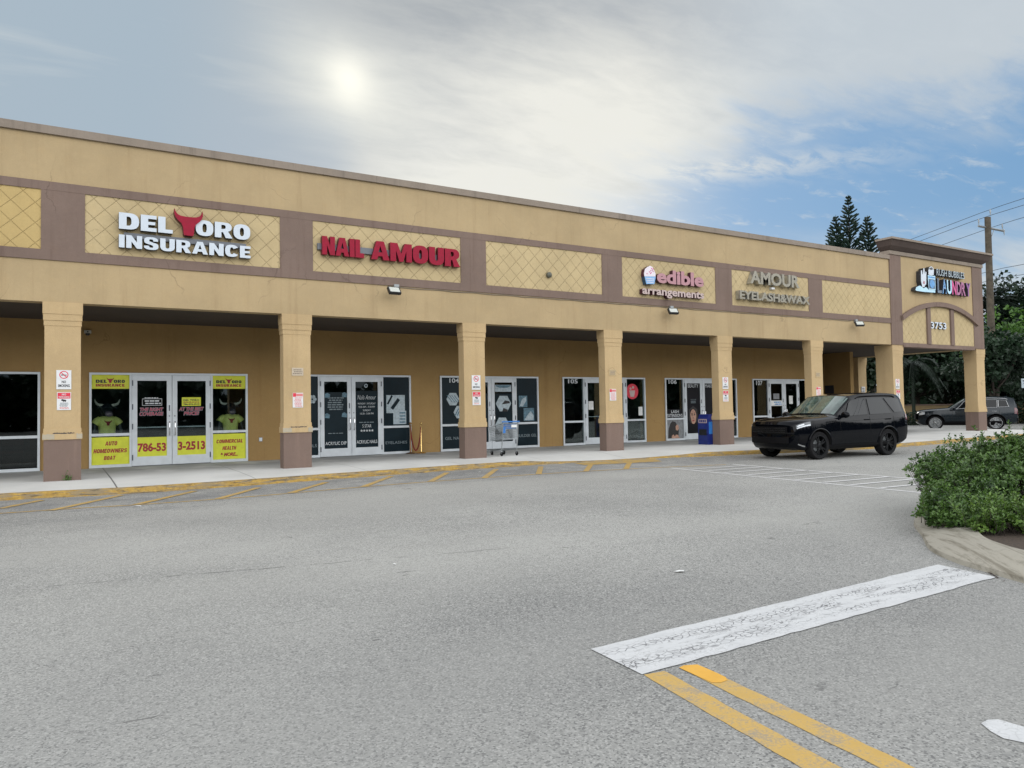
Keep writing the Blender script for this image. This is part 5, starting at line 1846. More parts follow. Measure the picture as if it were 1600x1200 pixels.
for k in range(13):
    t = k / 12
    x = cx0 + .03 + t * (cx1 - cx0 - .06)
    bk.tube([(x, cy0, zt0), (x, cy0 + .05, zb0), (cx0 + .08 + t * (cx1 - cx0 - .16), cy1 - .06, zb1), (cx0 + .06 + t * (cx1 - cx0 - .12), cy1, zt1)], .0065, 5)
for k in range(9):
    t = k / 8
    z0 = zb0 + (zt0 - zb0) * t
    z1 = zb1 + (zt1 - zb1) * t
    r = .009 if k == 8 else .0045
    for sx, xo in ((-1, cx0 + .03), (1, cx1 - .03)):
        bk.tube([(xo, cy0 + .05 * (1 - t), z0), (xo - sx * .04 * (1 - t) - sx * .02, cy1 - .06 * (1 - t), z1)], r, 5)
    bk.tube([(cx0 + .03, cy0 + .05 * (1 - t), z0), (cx1 - .03, cy0 + .05 * (1 - t), z0)], r, 5)
    bk.tube([(cx0 + .07, cy1 - .06 * (1 - t), z1), (cx1 - .07, cy1 - .06 * (1 - t), z1)], r, 5)
for k in range(14):
    t = k / 13
    y0, z0 = cy0 + .05 + t * (cy1 - cy0 - .11), zb0 + (zb1 - zb0) * t
    y1, z1 = cy0 + t * (cy1 - cy0), zt0 + (zt1 - zt0) * t
    for xo in (cx0 + .035, cx1 - .035):
        bk.tube([(xo, y0, z0), (xo, y1, z1)], .0065, 5)
    bk.tube([(cx0 + .04, y0, z0), (cx1 - .04, y0, z0)], .006, 5)
bk.build('basket', 'cart', ct)
MB().tube([(cx0 - .01, cy0 - .04, ZB + 1.01), (cx1 + .01, cy0 - .04, ZB + 1.01)], .02, 10).build('handle', 'blue_plastic', ct, smooth=40)
se = MB()
se.box(cx0 + .07, cx1 - .07, cy0 + .03, cy0 + .04, ZB + .80, ZB + .96)
se.build('child_seat', 'blue_plastic', ct)
MB().box(cx0 + .33, cx1 - .06, cy0 - .002, cy0 + .02, ZB + .84, ZB + .92).build('label_card', 'paper', ct)
MB().box(cx0 + .03, cx0 + .12, cy0 - .01, cy0 + .01, ZB + .68, ZB + .86).build('coin_lock', 'blue_plastic', ct)
for (x, y) in ((cx0 + .03, cy0 + .08), (cx1 - .03, cy0 + .08), (cx0 + .08, cy1 - .12), (cx1 - .08, cy1 - .12)):
    w = MB()
    w.lathe([(.03, -.016), (.06, -.016), (.063, -.008), (.063, .008), (.06, .016), (.03, .016)], (x, y, ZB + .063), 'x', 16)
    wo = w.build('wheel', 'rubber', ct, smooth=40)
    MB().box(x - .024, x + .024, y - .012, y + .012, ZB + .06, ZB + .15).build('fork', 'grey_metal', wo)


def stanchion(x, y, mat, label):
    o = empty('rope_stanchion', (x, y, .18), label, 'stanchion', 'rope posts by the nail salon')
    MB().lathe([(.16, 0), (.16, .012), (.12, .025), (.03, .045), (.022, .06), (.022, .86), (.034, .865), (.034, .91), (.022, .915), (.022, .925)], (x, y, .18), 'z', 24).build('post', mat, o, smooth=35)
    b = MB()
    b.lathe([(.005, 0), (.03, .01), (.043, .04), (.03, .07), (.005, .082)], (x, y, 1.105), 'z', 16)
    b.build('ball_top', mat, o, smooth=60)


stanchion(9.99, 3.30, 'brass', 'shiny brass rope post standing against the wall right of the nail salon')
stanchion(9.66, 3.40, 'brass_dark', 'dark brass rope post standing in front of the nail salon window edge')
rp = []
for k in range(15):
    t = k / 14
    rp.append((9.66 + .33 * t, 3.40 - .10 * t, 1.06 - .78 * (1 - (2 * t - 1) ** 2) ** 0.75))
tag(MB().tube(rp, .022, 10).build('velvet_rope', 'rope', smooth=60), 'dark red rope hanging slack between the two brass posts', 'rope')

nb = empty('newspaper_box', (20.0, .6, .168), 'blue newspaper box standing behind the column before the lash salon', 'newspaper box')
q = MB()
q.box(19.78, 20.25, .38, .86, .17, 1.12)
q.prism([(19.79, 1.12), (20.24, 1.12), (20.20, 1.25), (19.83, 1.25)], .38, .84)
q.build('cabinet', 'blue_box', nb)
for yy, nm in ((.37, 'front'),):
    MB().box(19.83, 20.2, yy, yy + .008, .55, .98).build('display_door', 'blue_plastic', nb)
MB().box(19.772, 19.779, .42, .82, .94, 1.08).build('title_band', 'letter_pale', nb)
b2 = MB()
for k in range(4):
    b2.box(19.768, 19.771, .46 + k * .085, .52 + k * .085, .965, 1.055)
b2.build('title_marks', 'blue_box', nb)
MB().box(19.774, 19.779, .44, .80, .50, .72).build('side_window', 'black_metal', nb)
MB().tube([(19.95, .36, 1.0), (19.95, .33, 1.0), (20.1, .33, 1.0), (20.1, .36, 1.0)], .01, 6).build('handle', 'chrome', nb)


# ------------------------------------------------------------------ cars
def lerp(a, b, t):
    return a + (b - a) * t


class Suv:
    def __init__(s, name, label, cat_, loc, rot, st, glass_x, paint, rim, zscale=1.0, bow=0.22, wb=1.46, wr=0.39, chrome=False, rails='car_trim'):
        s.st = st
        s.zs = zscale
        s.bow = bow
        s.root = empty(name, loc, label, cat_, rot=rot)
        s.paint = paint
        # sample stations: smooth except the two glass slopes
        s.keys = []
        n = len(st)
        for i in range(n - 1):
            s.keys.append((i, 0.0))
            nsub = 12 if i in s.glass_i else 5
            for k in range(1, nsub):
                s.keys.append((i, k / nsub))
        s.keys.append((n - 2, 1.0))
        rings = [s.ring(i + t) for i, t in s.keys]
        half = len(rings[0])
        vs, fs = [], []
        for r in rings:
            full = r + [(p[0], -p[1], p[2]) for p in r[-2:0:-1]]
            vs += full
        m = 2 * half - 2
        for i in range(len(rings) - 1):
            for k in range(m):
                a, b = i * m + k, i * m + (k + 1) % m
                fs.append((a, b, b + m, a + m))
        # front and rear caps as fans
        for base, sgn in ((0, 1), ((len(rings) - 1) * m, -1)):
            cx = sum(vs[base + k][0] for k in range(m)) / m + 0.03 * sgn
            cz = sum(vs[base + k][2] for k in range(m)) / m
            vs.append((cx, 0, cz))
            c = len(vs) - 1
            for k in range(m):
                a, b = base + k, base + (k + 1) % m
                fs.append((b, a, c) if sgn > 0 else (a, b, c))
        mb = MB()
        mb.add(vs, fs)
        me = mb.mesh('body', [paint, 'car_inner'])
        bm = bmesh.new()
        bm.from_mesh(me)
        bmesh.ops.recalc_face_normals(bm, faces=bm.faces)
        bm.to_mesh(me)
        bm.free()
        body = bpy.data.objects.new('body', me)
        COL.objects.link(body)
        cut = MB()
        for x in (wb, -wb):
            for sy in (1, -1):
                y0, y1 = sorted((sy * .58, sy * 1.3))
                cut.lathe([(wr + .065, y0), (wr + .065, y1)], (x, 0, wr + .01), 'y', 36, 1)
        cme = cut.mesh('wheel_cut', [paint, 'car_inner'])
        bm = bmesh.new()
        bm.from_mesh(cme)
        bmesh.ops.recalc_face_normals(bm, faces=bm.faces)
        bm.to_mesh(cme)
        bm.free()
        co = bpy.data.objects.new('wheel_cut', cme)
        COL.objects.link(co)
        md = body.modifiers.new('arches', 'BOOLEAN')
        md.object = co
        md.operation = 'DIFFERENCE'
        md.solver = 'EXACT'
        dg = bpy.context.evaluated_depsgraph_get()
        dg.update()
        nm = bpy.data.meshes.new_from_object(body.evaluated_get(dg))
        body.modifiers.clear()
        body.data = nm
        nm.name = 'body'
        bpy.data.objects.remove(co)
        bpy.data.meshes.remove(cme)
        nm.polygons.foreach_set('use_smooth', [True] * len(nm.polygons))
        nm.set_sharp_from_angle(angle=rad(34))
        s.body = body
        body.parent = s.root
        # glass
        for (b0, b1, t0, t1, nmz) in glass_x:
            for sy in (1, -1):
                s.side_glass(b0, b1, t0, t1, sy, chrome)
        gi = s.glass_i
        s.slope_glass(gi[0], 'windscreen', 'windscreen')
        s.slope_glass(gi[1], 'rear_window', 'car_glass')
        # wheels
        for x in (wb, -wb):
            for sy in (1, -1):
                s.wheel(x, sy, wr, rim)
        # arch lips
        for x in (wb, -wb):
            for sy in (1, -1):
                pts = []
                for k in range(25):
                    a = math.pi * (-0.02 + 1.04 * k / 24)
                    r = wr + .075
                    px, pz = x + r * math.cos(a), wr + .01 + r * math.sin(a)
                    pts.append((px, sy * (s.side_y(px, pz) + .004), pz))
                MB().tube(pts, .018, 6).put('wheel_arch', 'car_trim' if chrome else paint, s.root) if False else s.part(MB().tube(pts, .017, 6), 'wheel_arch', 'car_trim' if chrome else paint, 50)
        # mirrors
        for sy in (1, -1):
            mm = MB()
            c = (0.50, sy * 1.07, 1.235 * s.zs)
            vs = []
            for i in range(7):
                a = -math.pi / 2 + math.pi * i / 6
                for k in range(12):
                    b = 2 * math.pi * k / 12
                    vs.append((c[0] + .075 * math.cos(a) * math.cos(b) + .02, c[1] + .14 * math.sin(a) * 1.0, c[2] + .095 * max(math.cos(a), .01) * math.sin(b)))
            fs = [(i * 12 + k, i * 12 + (k + 1) % 12, (i + 1) * 12 + (k + 1) % 12, (i + 1) * 12 + k) for i in range(6) for k in range(12)]
            mm.add(vs, fs)
            mm.tube([(c[0] + .02, sy * .92, c[2] - .07), (c[0] + .02, sy * 1.02, c[2] - .06)], .025, 8)
            s.part(mm, 'mirror', paint, 60)
        # roof rails
        for sy in (1, -1):
            pts = []
            for k in range(16):
                x = lerp(-.25, -1.98, k / 15)
                r = s.at_x(x)
                pts.append((x, sy * (r[7][1] + .005), r[7][2] + (.035 if 0 < k < 15 else .0)))
            s.part(MB().tube(pts, .016, 8), 'roof_rail', rails, 50)
        r = s.at_x(-1.9)
        fin = MB().prism([(-1.82, 0), (-2.03, 0), (-2.03, .05), (-1.98, .06)][::-1], -.02, .02)
        fin.v = [(p[0], p[1], p[2] + r[9][2] - .008) for p in fin.v]
        s.part(fin, 'antenna', paint, 40)

    def part(s, mb, name, mat, smooth=None, parent=None):
        o = mb.build(name, mat, None, smooth)
        o.parent = parent or s.root
        return o

    def raw(s, i):
        return s.st[max(0, min(len(s.st) - 1, i))]

    def vals(s, u):
        n = len(s.st)
        i = min(int(u), n - 2)
        t = u - i
        b, c = s.raw(i), s.raw(i + 1)
        if i in s.glass_i or i == 0 or i == n - 2:
            return [lerp(p, q, t) for p, q in zip(b, c)]
        a = s.raw(i - 1) if (i - 1) not in s.glass_i else [2 * p - q for p, q in zip(b, c)]
        d = s.raw(i + 2) if (i + 1) not in s.glass_i else [2 * q - p for p, q in zip(b, c)]
        xa, xb, xc, xd = a[0], b[0], c[0], d[0]
        h = xc - xb
        out = []
        for p0, p1, p2, p3 in zip(a, b, c, d):
            m1 = (p2 - p0) / (xc - xa) * h
            m2 = (p3 - p1) / (xd - xb) * h
            out.append((2 * t ** 3 - 3 * t * t + 1) * p1 + (t ** 3 - 2 * t * t + t) * m1 + (-2 * t ** 3 + 3 * t * t) * p2 + (t ** 3 - t * t) * m2)
        return out

    glass_i = (6, 12)

    def bend(s, x, y):
        if x > 0:
            k = s.bow * min(1.0, max(0.0, (x + .1) / 2.0)) ** 1.2
            return x - k * y * y - (.10 * max(0, abs(y) - .6) ** 2 * 4 if x > 1.9 else 0)
        if x < -1.9:
            return x + .10 * y * y * min(1, (-1.9 - x) / .4)
        return x

    def ring(s, u):
        x, zb, hw, zw, yw, zg, yg, zr, yr, zt = s.vals(u)
        zs_ = .60
        p = [(0, zb), (hw - .16, zb), (hw - .05, zb + .07), (hw - .004, lerp(zb, zw, .36)), (hw - .0, lerp(zb, zw, .60)), (hw - .016, zw - .10), (yw, zw), (yg, zg), (yr, zr), (yr * .55, zt - (zt - zr) * .22), (0, zt)]
        return [(s.bend(x, y), y, z * s.zs) for y, z in p]

    def u_at(s, x):
        for i in range(len(s.st) - 1):
            if s.st[i][0] >= x >= s.st[i + 1][0]:
                lo, hi = float(i), float(i + 1)
                for _ in range(24):
                    m = (lo + hi) / 2
                    if s.vals(min(m, i + .99999))[0] > x:
                        lo = m
                    else:
                        hi = m
                return min(lo, i + .99999)
        return 0.0

    def at_x(s, x):
        r = s.ring(s.u_at(x))
        return r[:5] + r[5:6] + r[6:]

    def side_y(s, x, z):
        r = s.ring(s.u_at(x))
        for a, b in zip(r[1:], r[2:]):
            if a[2] <= z <= b[2]:
                return lerp(a[1], b[1], (z - a[2]) / max(1e-6, b[2] - a[2]))
        return r[1][1] if z < r[1][2] else r[6][1]

    def on_side(s, x, t):
        u = s.u_at(x)
        r = s.ring(u)
        a, b = Vector(r[6]), Vector(r[7])
        p = a.lerp(b, t)
        e = 0.02
        r2 = s.ring(max(0, u - e))
        q = Vector(r2[6]).lerp(Vector(r2[7]), t)
        n = (b - a).cross(q - p).normalized()
        if n.y < 0:
            n = -n
        xh = s.st[s.glass_i[0] + 1][0]
        if x > xh:
            # the front quarter of the glass carries on in the plane of the door
            rh = s.ring(float(s.glass_i[0] + 1))
            a2, b2 = Vector(rh[6]), Vector(rh[7])
            k = (p.z - a2.z) / (b2.z - a2.z)
            p = Vector((p.x, max(p.y, lerp(a2.y, b2.y, k)), p.z))
            n = Vector((0, b2.z - a2.z, a2.y - b2.y)).normalized()
        return p, n

    def side_glass(s, bot, top, t0, t1, sy, chrome):
        nx, ny = 10, 5
        rows = []
        for j in range(ny + 1):
            tt = j / ny
            row = []
            for i in range(nx + 1):
                x = lerp(lerp(bot[0], top[0], tt), lerp(bot[1], top[1], tt), i / nx)
                p, n = s.on_side(x, lerp(t0, t1, tt))
                p = p + n * .012
                row.append((p.x, sy * p.y, p.z))
            rows.append(row)
        v, f = grid_sheet(rows)
        if sy > 0:
            f = [tuple(reversed(q)) for q in f]
        mb = MB()
        mb.add(v, f)
        o = s.part(mb, 'side_window', 'car_glass', 60)
        if chrome:
            loop = rows[0] + [r[-1] for r in rows[1:]] + rows[-1][::-1][1:] + [r[0] for r in rows[::-1][1:]]
            s.part(MB().tube(loop, .013, 6), 'window_trim', 'rail_silver', 50, o)

    def slope_glass(s, i, name, mat):
        nx, ny = 16, 6
        rows = []
        for j in range(ny + 1):
            u = i + lerp(.05, .96, j / ny)
            r = s.ring(min(u, i + .9999))
            poly = [Vector(r[k]) for k in (7, 8, 9, 10)]
            full = poly + [Vector((p.x, -p.y, p.z)) for p in poly[-2::-1]]
            L = [0]
            for a, b in zip(full, full[1:]):
                L.append(L[-1] + (b - a).length)
            row = []
            for k in range(nx + 1):
                d = lerp(.035, .965, k / nx) * L[-1]
                for q in range(len(full) - 1):
                    if L[q] <= d <= L[q + 1] + 1e-9:
                        row.append(full[q].lerp(full[q + 1], (d - L[q]) / (L[q + 1] - L[q])))
                        break
            rows.append(row)
        off = []
        sgn = 1 if i == s.glass_i[0] else -1
        for j, row in enumerate(rows):
            o2 = []
            for k, p in enumerate(row):
                a = rows[min(j + 1, ny)][k] - rows[max(j - 1, 0)][k]
                b = row[min(k + 1, nx)] - row[max(k - 1, 0)]
                n = a.cross(b).normalized()
                if n.z < 0:
                    n = -n
                q = p + n * .008
                o2.append((q.x, q.y, q.z))
            off.append(o2)
        v, f = grid_sheet(off)
        mb = MB()
        mb.add(v, f)
        return s.part(mb, name, mat, 60)

    def patch(s, name, mat, u0, u1, k0, k1, off=.006, sides=(1, -1), nu=10, nk=5, parent=None):
        """sheet lying on the body between stations u0..u1 and ring positions k0..k1"""
        out = []
        for sy in sides:
            rows = []
            for j in range(nk + 1):
                row = []
                for i in range(nu + 1):
                    def P(uu, kk):
                        r = s.ring(uu)
                        a = min(int(kk), len(r) - 2)
                        return Vector(r[a]).lerp(Vector(r[a + 1]), kk - a)
                    uu, kk = lerp(u0, u1, i / nu), lerp(k0, k1, j / nk)
                    p = P(uu, kk)
                    du = P(uu + .01, kk) - P(max(0, uu - .01), kk)
                    dk = P(uu, kk + .02) - P(uu, kk - .02)
                    n = du.cross(dk).normalized()
                    if n.dot(Vector((p.x * .15, p.y, max(0, p.z - 1.0)))) < 0:
                        n = -n
                    q = p + n * off
                    row.append((q.x, sy * q.y, q.z))
                rows.append(row)
            v, f = grid_sheet(rows)
            mb = MB()
            mb.add(v, f)
            out.append(s.part(mb, name, mat, 60, parent))
        return out

    def nose(s, name, mat, y0, y1, z0, z1, off, bars_=0, parent=None):
        x0 = s.st[0][0] + .03
        mb = MB()
        n = 12
        zz = [(z0, z1)] if not bars_ else [(lerp(z0, z1, k / bars_), lerp(z0, z1, (k + .45) / bars_)) for k in range(bars_)]
        for a, b in zz:
            rows = []
            for z in (a, b):
                rows.append([(s.bend(x0, y) + off, y, z * s.zs) for y in [lerp(y0, y1, k / n) for k in range(n + 1)]])
            v, f = grid_sheet(rows)
            back = [(p[0] - .06, p[1], p[2]) for p in v]
            m = len(v)
            w = n + 1
            mb.add(v + back, f + [(k, k + m, k + 1 + m, k + 1) for k in range(n)] + [(w + k + 1, w + k + 1 + m, w + k + m, w + k) for k in range(n)] + [(0, w, w + m, m), (n, n + m, w + n + m, w + n)])
        return s.part(mb, name, mat, None, parent)

    def wheel(s, x, sy, wr, rim):
        y = sy * .845
        rr = wr * .75
        t = MB()
        t.lathe([(rr, -.115), (wr - .03, -.128), (wr - .006, -.105), (wr, -.07), (wr, .07), (wr - .006, .105), (wr - .03, .128), (rr, .115)], (x, y, wr), 'y', 40, 0, False)
        to = s.part(t, 'wheel', 'rubber', 35)
        r = MB()
        yo = sy * .10
        r.lathe([(rr - .0, yo - sy * .20), (rr - .004, yo), (rr + .004, yo + sy * .018), (rr - .022, yo + sy * .018), (rr - .03, yo - sy * .02), (rr - .05, yo - sy * .14), (.02, yo - sy * .14)], (x, y, wr), 'y', 36, 0, False)
        for k in range(5):
            a0 = 2 * math.pi * k / 5 + .3
            for da in (-.16, .16):
                m = Matrix.Translation((x, y + yo - sy * .012, wr)) @ Matrix.Rotation(a0, 4, 'Y')
                c, s_ = math.cos(da), math.sin(da)
                ca = [(math.sin(da * .4) * .06 - .022, .05), (math.sin(da * .4) * .06 + .022, .05), (s_ * rr * 1.02 + .016, c * (rr - .016)), (s_ * rr * 1.02 - .016, c * (rr - .016))]
                vs = [m @ Vector((px, -sy * .02, pz)) for px, pz in ca] + [m @ Vector((px, sy * .012, pz)) for px, pz in ca]
                r.add(vs, [(0, 1, 2, 3), (7, 6, 5, 4), (0, 4, 5, 1), (1, 5, 6, 2), (2, 6, 7, 3), (3, 7, 4, 0)])
        r.lathe([(.07, yo - sy * .05), (.068, yo + sy * .004), (.03, yo + sy * .010), (.005, yo + sy * .010)], (x, y, wr), 'y', 20)
        ro = s.part(r, 'rim', rim, 35, to)
        d = MB()
        d.lathe([(.17, yo - sy * .10), (.17, yo - sy * .085), (.05, yo - sy * .085)], (x, y, wr), 'y', 24)
        s.part(d, 'brake_disc', 'grey_metal', 35, to)


#            x     zb   hw    zw    yw    zg    yg    zr    yr    zt
ST1 = [(2.42, .46, .80, .93, .76, .965, .66, .985, .48, .995),
       (2.35, .36, .88, 1.00, .85, 1.035, .77, 1.06, .60, 1.07),
       (2.15, .28, .955, 1.06, .925, 1.10, .85, 1.125, .66, 1.14),
       (1.80, .26, .985, 1.09, .955, 1.135, .88, 1.16, .68, 1.18),
       (1.46, .26, .995, 1.115, .965, 1.155, .89, 1.185, .70, 1.205),
       (1.10, .26, .995, 1.135, .965, 1.175, .90, 1.21, .72, 1.235),
       (.80, .26, .99, 1.15, .958, 1.19, .89, 1.23, .74, 1.255),
       (-.02, .26, .985, 1.17, .945, 1.67, .80, 1.765, .71, 1.80),
       (-.45, .26, .985, 1.18, .94, 1.72, .81, 1.815, .72, 1.855),
       (-1.20, .26, .985, 1.195, .94, 1.74, .815, 1.845, .725, 1.885),
       (-1.80, .27, .98, 1.215, .94, 1.735, .81, 1.84, .72, 1.885),
       (-2.15, .30, .97, 1.23, .93, 1.71, .80, 1.815, .71, 1.86),
       (-2.34, .34, .96, 1.235, .915, 1.68, .785, 1.775, .69, 1.82),
       (-2.46, .40, .945, 1.20, .90, 1.275, .85, 1.33, .74, 1.36),
       (-2.50, .46, .92, 1.02, .875, 1.04, .80, 1.06, .66, 1.07),
       (-2.51, .52, .86, .84, .80, .86, .72, .88, .6, .89)]
GL1 = [((.52, -.60), (.10, -.60), .07, .93, ''), ((-.70, -1.66), (-.70, -1.36), .07, .93, ''), ((-1.80, -2.26), (-1.46, -2.20), .10, .92, '')]
car = Suv('parked_suv', 'black SUV with dark wheels parked along the kerb in front of the last shops', 'car', (19.70, -4.53, 0.0), math.pi - 0.062, ST1, GL1, 'paint_black', 'rim_black')
car.patch('headlight', 'lamp_dark', .55, 2.3, 4.95, 5.95, .010)
for o in [k for k in bpy.data.objects if k.parent == car.root and k.name.startswith('headlight')]:
    sd = 1 if sum(v.co.y for v in o.data.vertices) > 0 else -1
    car.patch('light_strip', 'lamp', .62, 2.25, 4.92, 5.18, .014, (sd,), parent=o)
    car.patch('lamp_unit', 'lamp', .75, 1.6, 5.32, 5.72, .013, (sd,), parent=o)
gr = car.nose('grille', 'car_trim', -.62, .62, .76, .93, .035)
car.nose('grille_bars', 'rim_black', -.60, .60, .77, .92, .045, 3, gr)
car.nose('lower_intake', 'car_trim', -.66, .66, .47, .64, .035)
car.patch('bumper_vent', 'car_trim', .9, 1.9, 2.6, 3.7, .008)
car.patch('bumper_accent', 'rail_silver', .95, 1.75, 2.02, 2.2, .012, nk=2)
car.patch('side_vent', 'car_trim', 5.1, 5.75, 5.0, 5.35, .008, nk=2)
car.patch('tail_light', 'tail', 12.3, 13.6, 4.7, 6.0, .012)
car.patch('sill_trim', 'car_trim', 4.75, 9.9, 1.2, 2.3, .01, nu=30)
for sy in (1, -1):
    for xh in (-.52, -1.45):
        p, nn = car.on_side(xh, 0)
        car.part(MB().box(xh - .11, xh + .11, min(sy * .955, sy * .995), max(sy * .955, sy * .995), 1.065, 1.09), 'door_handle', 'paint_black')
    for xh in (.62, -.655, -1.72):
        mbs = MB()
        pts = []
        for k in range(12):
            z = lerp(.42, 1.16, k / 11)
            pts.append((xh - (.0 if xh > -1 else .10 * max(0, .9 - z)), sy * (car.side_y(xh, z) + .001), z))
        mbs.tube(pts, .005, 4)
        car.part(mbs, 'door_seam', 'car_inner')
    pts = []
    for k in range(30):
        x = lerp(1.9, -2.05, k / 29)
        r = car.ring(car.u_at(x))
        pts.append((r[5][0], sy * (r[5][1] + .002), r[5][2] - .01))
    car.part(MB().tube(pts, .006, 5), 'body_crease', 'paint_black', 50)

ST2 = [list(p) for p in ST1]
for p in ST2:
    if p[0] < -1.0:
        t = min(1.0, (-1.0 - p[0]) / 1.4)
        for k in (5, 7, 9):
            if p[k] > 1.5:
                p[k] -= .07 * t
GL2 = [((.46, -.55), (.05, -.55), .07, .90, ''), ((-.63, -1.50), (-.63, -1.50), .07, .90, ''), ((-1.56, -2.06), (-1.56, -1.92), .10, .88, '')]
car2 = Suv('parked_suv', 'dark slate SUV with bright window trim parked beyond the tower column', 'car', (43.49, 4.07, 0.0), rad(120), ST2, GL2, 'paint_slate', 'rim_silver', zscale=.975, wb=1.43, chrome=True, rails='rail_silver')
car2.patch('headlight', 'lamp', .6, 1.9, 4.7, 5.8, .010)
car2.nose('grille', 'car_trim', -.6, .6, .60, .90, .035)
car2.patch('tail_light', 'tail', 12.2, 13.9, 4.0, 5.9, .012)
car2.patch('sill_trim', 'car_trim', 4.75, 9.9, 1.2, 2.6, .01, nu=30)
car2.patch('rear_bumper', 'car_trim', 13.0, 15.0, 1.2, 2.8, .012)
for sy in (1, -1):
    for xh in (-.45, -1.38):
        car2.part(MB().box(xh - .11, xh + .11, min(sy * .955, sy * 1.0), max(sy * .955, sy * 1.0), 1.0, 1.025), 'door_handle', 'rail_silver')
    for xh in (.60, -.59, -1.6):
        pts = [(xh, sy * (car2.side_y(xh, z) + .001), z) for z in [lerp(.42, 1.08, k / 11) for k in range(12)]]
        car2.part(MB().tube(pts, .005, 4), 'door_seam', 'car_inner')


# ------------------------------------------------------------------ plants
def leaves_mesh(name, pos, axis, norm, length, width, mat, fold=0.18):
    """many small two-sided leaves: five verts, two quads each"""
    n = len(pos)
    axis = axis / np.linalg.norm(axis, axis=1, keepdims=True)
    side = np.cross(axis, norm)
    side /= np.maximum(np.linalg.norm(side, axis=1, keepdims=True), 1e-6)
    nm = np.cross(side, axis)
    L = length[:, None]
    Wd = width[:, None]
    B = pos
    Mi = pos + axis * L * .55 - nm * Wd * fold
    T = pos + axis * L
    Le = pos + axis * L * .58 - side * Wd + nm * Wd * fold
    Ri = pos + axis * L * .58 + side * Wd + nm * Wd * fold
    v = np.stack([B, Mi, T, Le, Ri], axis=1).reshape(-1, 3).astype(np.float32)
    base = (np.arange(n) * 5)[:, None]
    f = np.concatenate([base + np.array([[0, 1, 2, 3]]), base + np.array([[0, 4, 2, 1]])], axis=1).reshape(-1).astype(np.int32)
    me = bpy.data.meshes.new(name)
    me.vertices.add(n * 5)
    me.vertices.foreach_set('co', v.reshape(-1))
    me.loops.add(n * 8)
    me.loops.foreach_set('vertex_index', f)
    me.polygons.add(n * 2)
    me.polygons.foreach_set('loop_start', np.arange(0, n * 8, 4, dtype=np.int32))
    me.polygons.foreach_set('loop_total', np.full(n * 2, 4, dtype=np.int32))
    me.materials.append(M[mat])
    me.update(calc_edges=True)
    me.validate()
    return me


def unit(a):
    return a / np.maximum(np.linalg.norm(a, axis=1, keepdims=True), 1e-9)


def crown_points(rng, clumps, per):
    P, Nn = [], []
    for (cx, cy, cz, rx, ry, rz) in clumps:
        d = unit(rng.normal(size=(per, 3)))
        r = rng.uniform(0.45, 1.0, size=(per, 1)) ** 0.6
        wob = 1 + 0.18 * np.sin(d[:, :1] * 7 + cx) * np.cos(d[:, 1:2] * 6 + cy)
        P.append(np.array([cx, cy, cz]) + d * r * wob * np.array([rx, ry, rz]))
        Nn.append(d)
    return np.concatenate(P), np.concatenate(Nn)


def link(name, me, parent=None):
    o = bpy.data.objects.new(name, me)
    COL.objects.link(o)
    if parent is not None:
        attach(o, parent)
    return o


def tree(name, label, x, y, h, cz0, r, leaf, seed, nclump=26, per=170, size=.34, group=None, trunk=.22, squash=.8):
    rng = np.random.default_rng(seed)
    o = empty(name, (x, y, 0), label, 'tree', group)
    tr = MB()
    top = (x + rng.uniform(-.4, .4), y + rng.uniform(-.4, .4), lerp(cz0, h, .55))
    tr.tube([(x, y, 0), (x + .05, y, cz0 * .5), (lerp(x, top[0], .6), lerp(y, top[1], .6), cz0), top], [trunk, trunk * .8, trunk * .62, trunk * .25], 10)
    clumps = []
    for k in range(nclump):
        d = unit(rng.normal(size=(1, 3)))[0]
        q = rng.uniform(.35, .95)
        zc = lerp(cz0, h, .5)
        rz = (h - cz0) / 2
        c = np.array([x, y, zc]) + d * q * np.array([r, r, rz]) * .82
        s_ = rng.uniform(.22, .42) * r
        clumps.append((*c, s_, s_, s_ * squash))
        if k % 3 == 0:
            a = Vector((x, y, cz0 * .9 + .1 * c[2]))
            b = Vector(c)
            m = a.lerp(b, .5) + Vector((0, 0, -.12 * (b - a).length))
            tr.tube([a, m, b], [trunk * .4, trunk * .25, trunk * .07], 6)
    tr.build('trunk', 'bark', o, smooth=60)
    P, Nn = crown_points(rng, clumps, per)
    n = len(P)
    ax = unit(Nn * .6 + rng.normal(size=(n, 3)) * .7 + np.array([0, 0, -.15]))
    nm = unit(Nn + rng.normal(size=(n, 3)) * .8 + np.array([0, 0, .5]))
    ln = rng.uniform(.7, 1.3, n) * size
    link('crown', leaves_mesh('crown', P, ax, nm, ln, ln * rng.uniform(.28, .42, n), leaf), o)
    return o


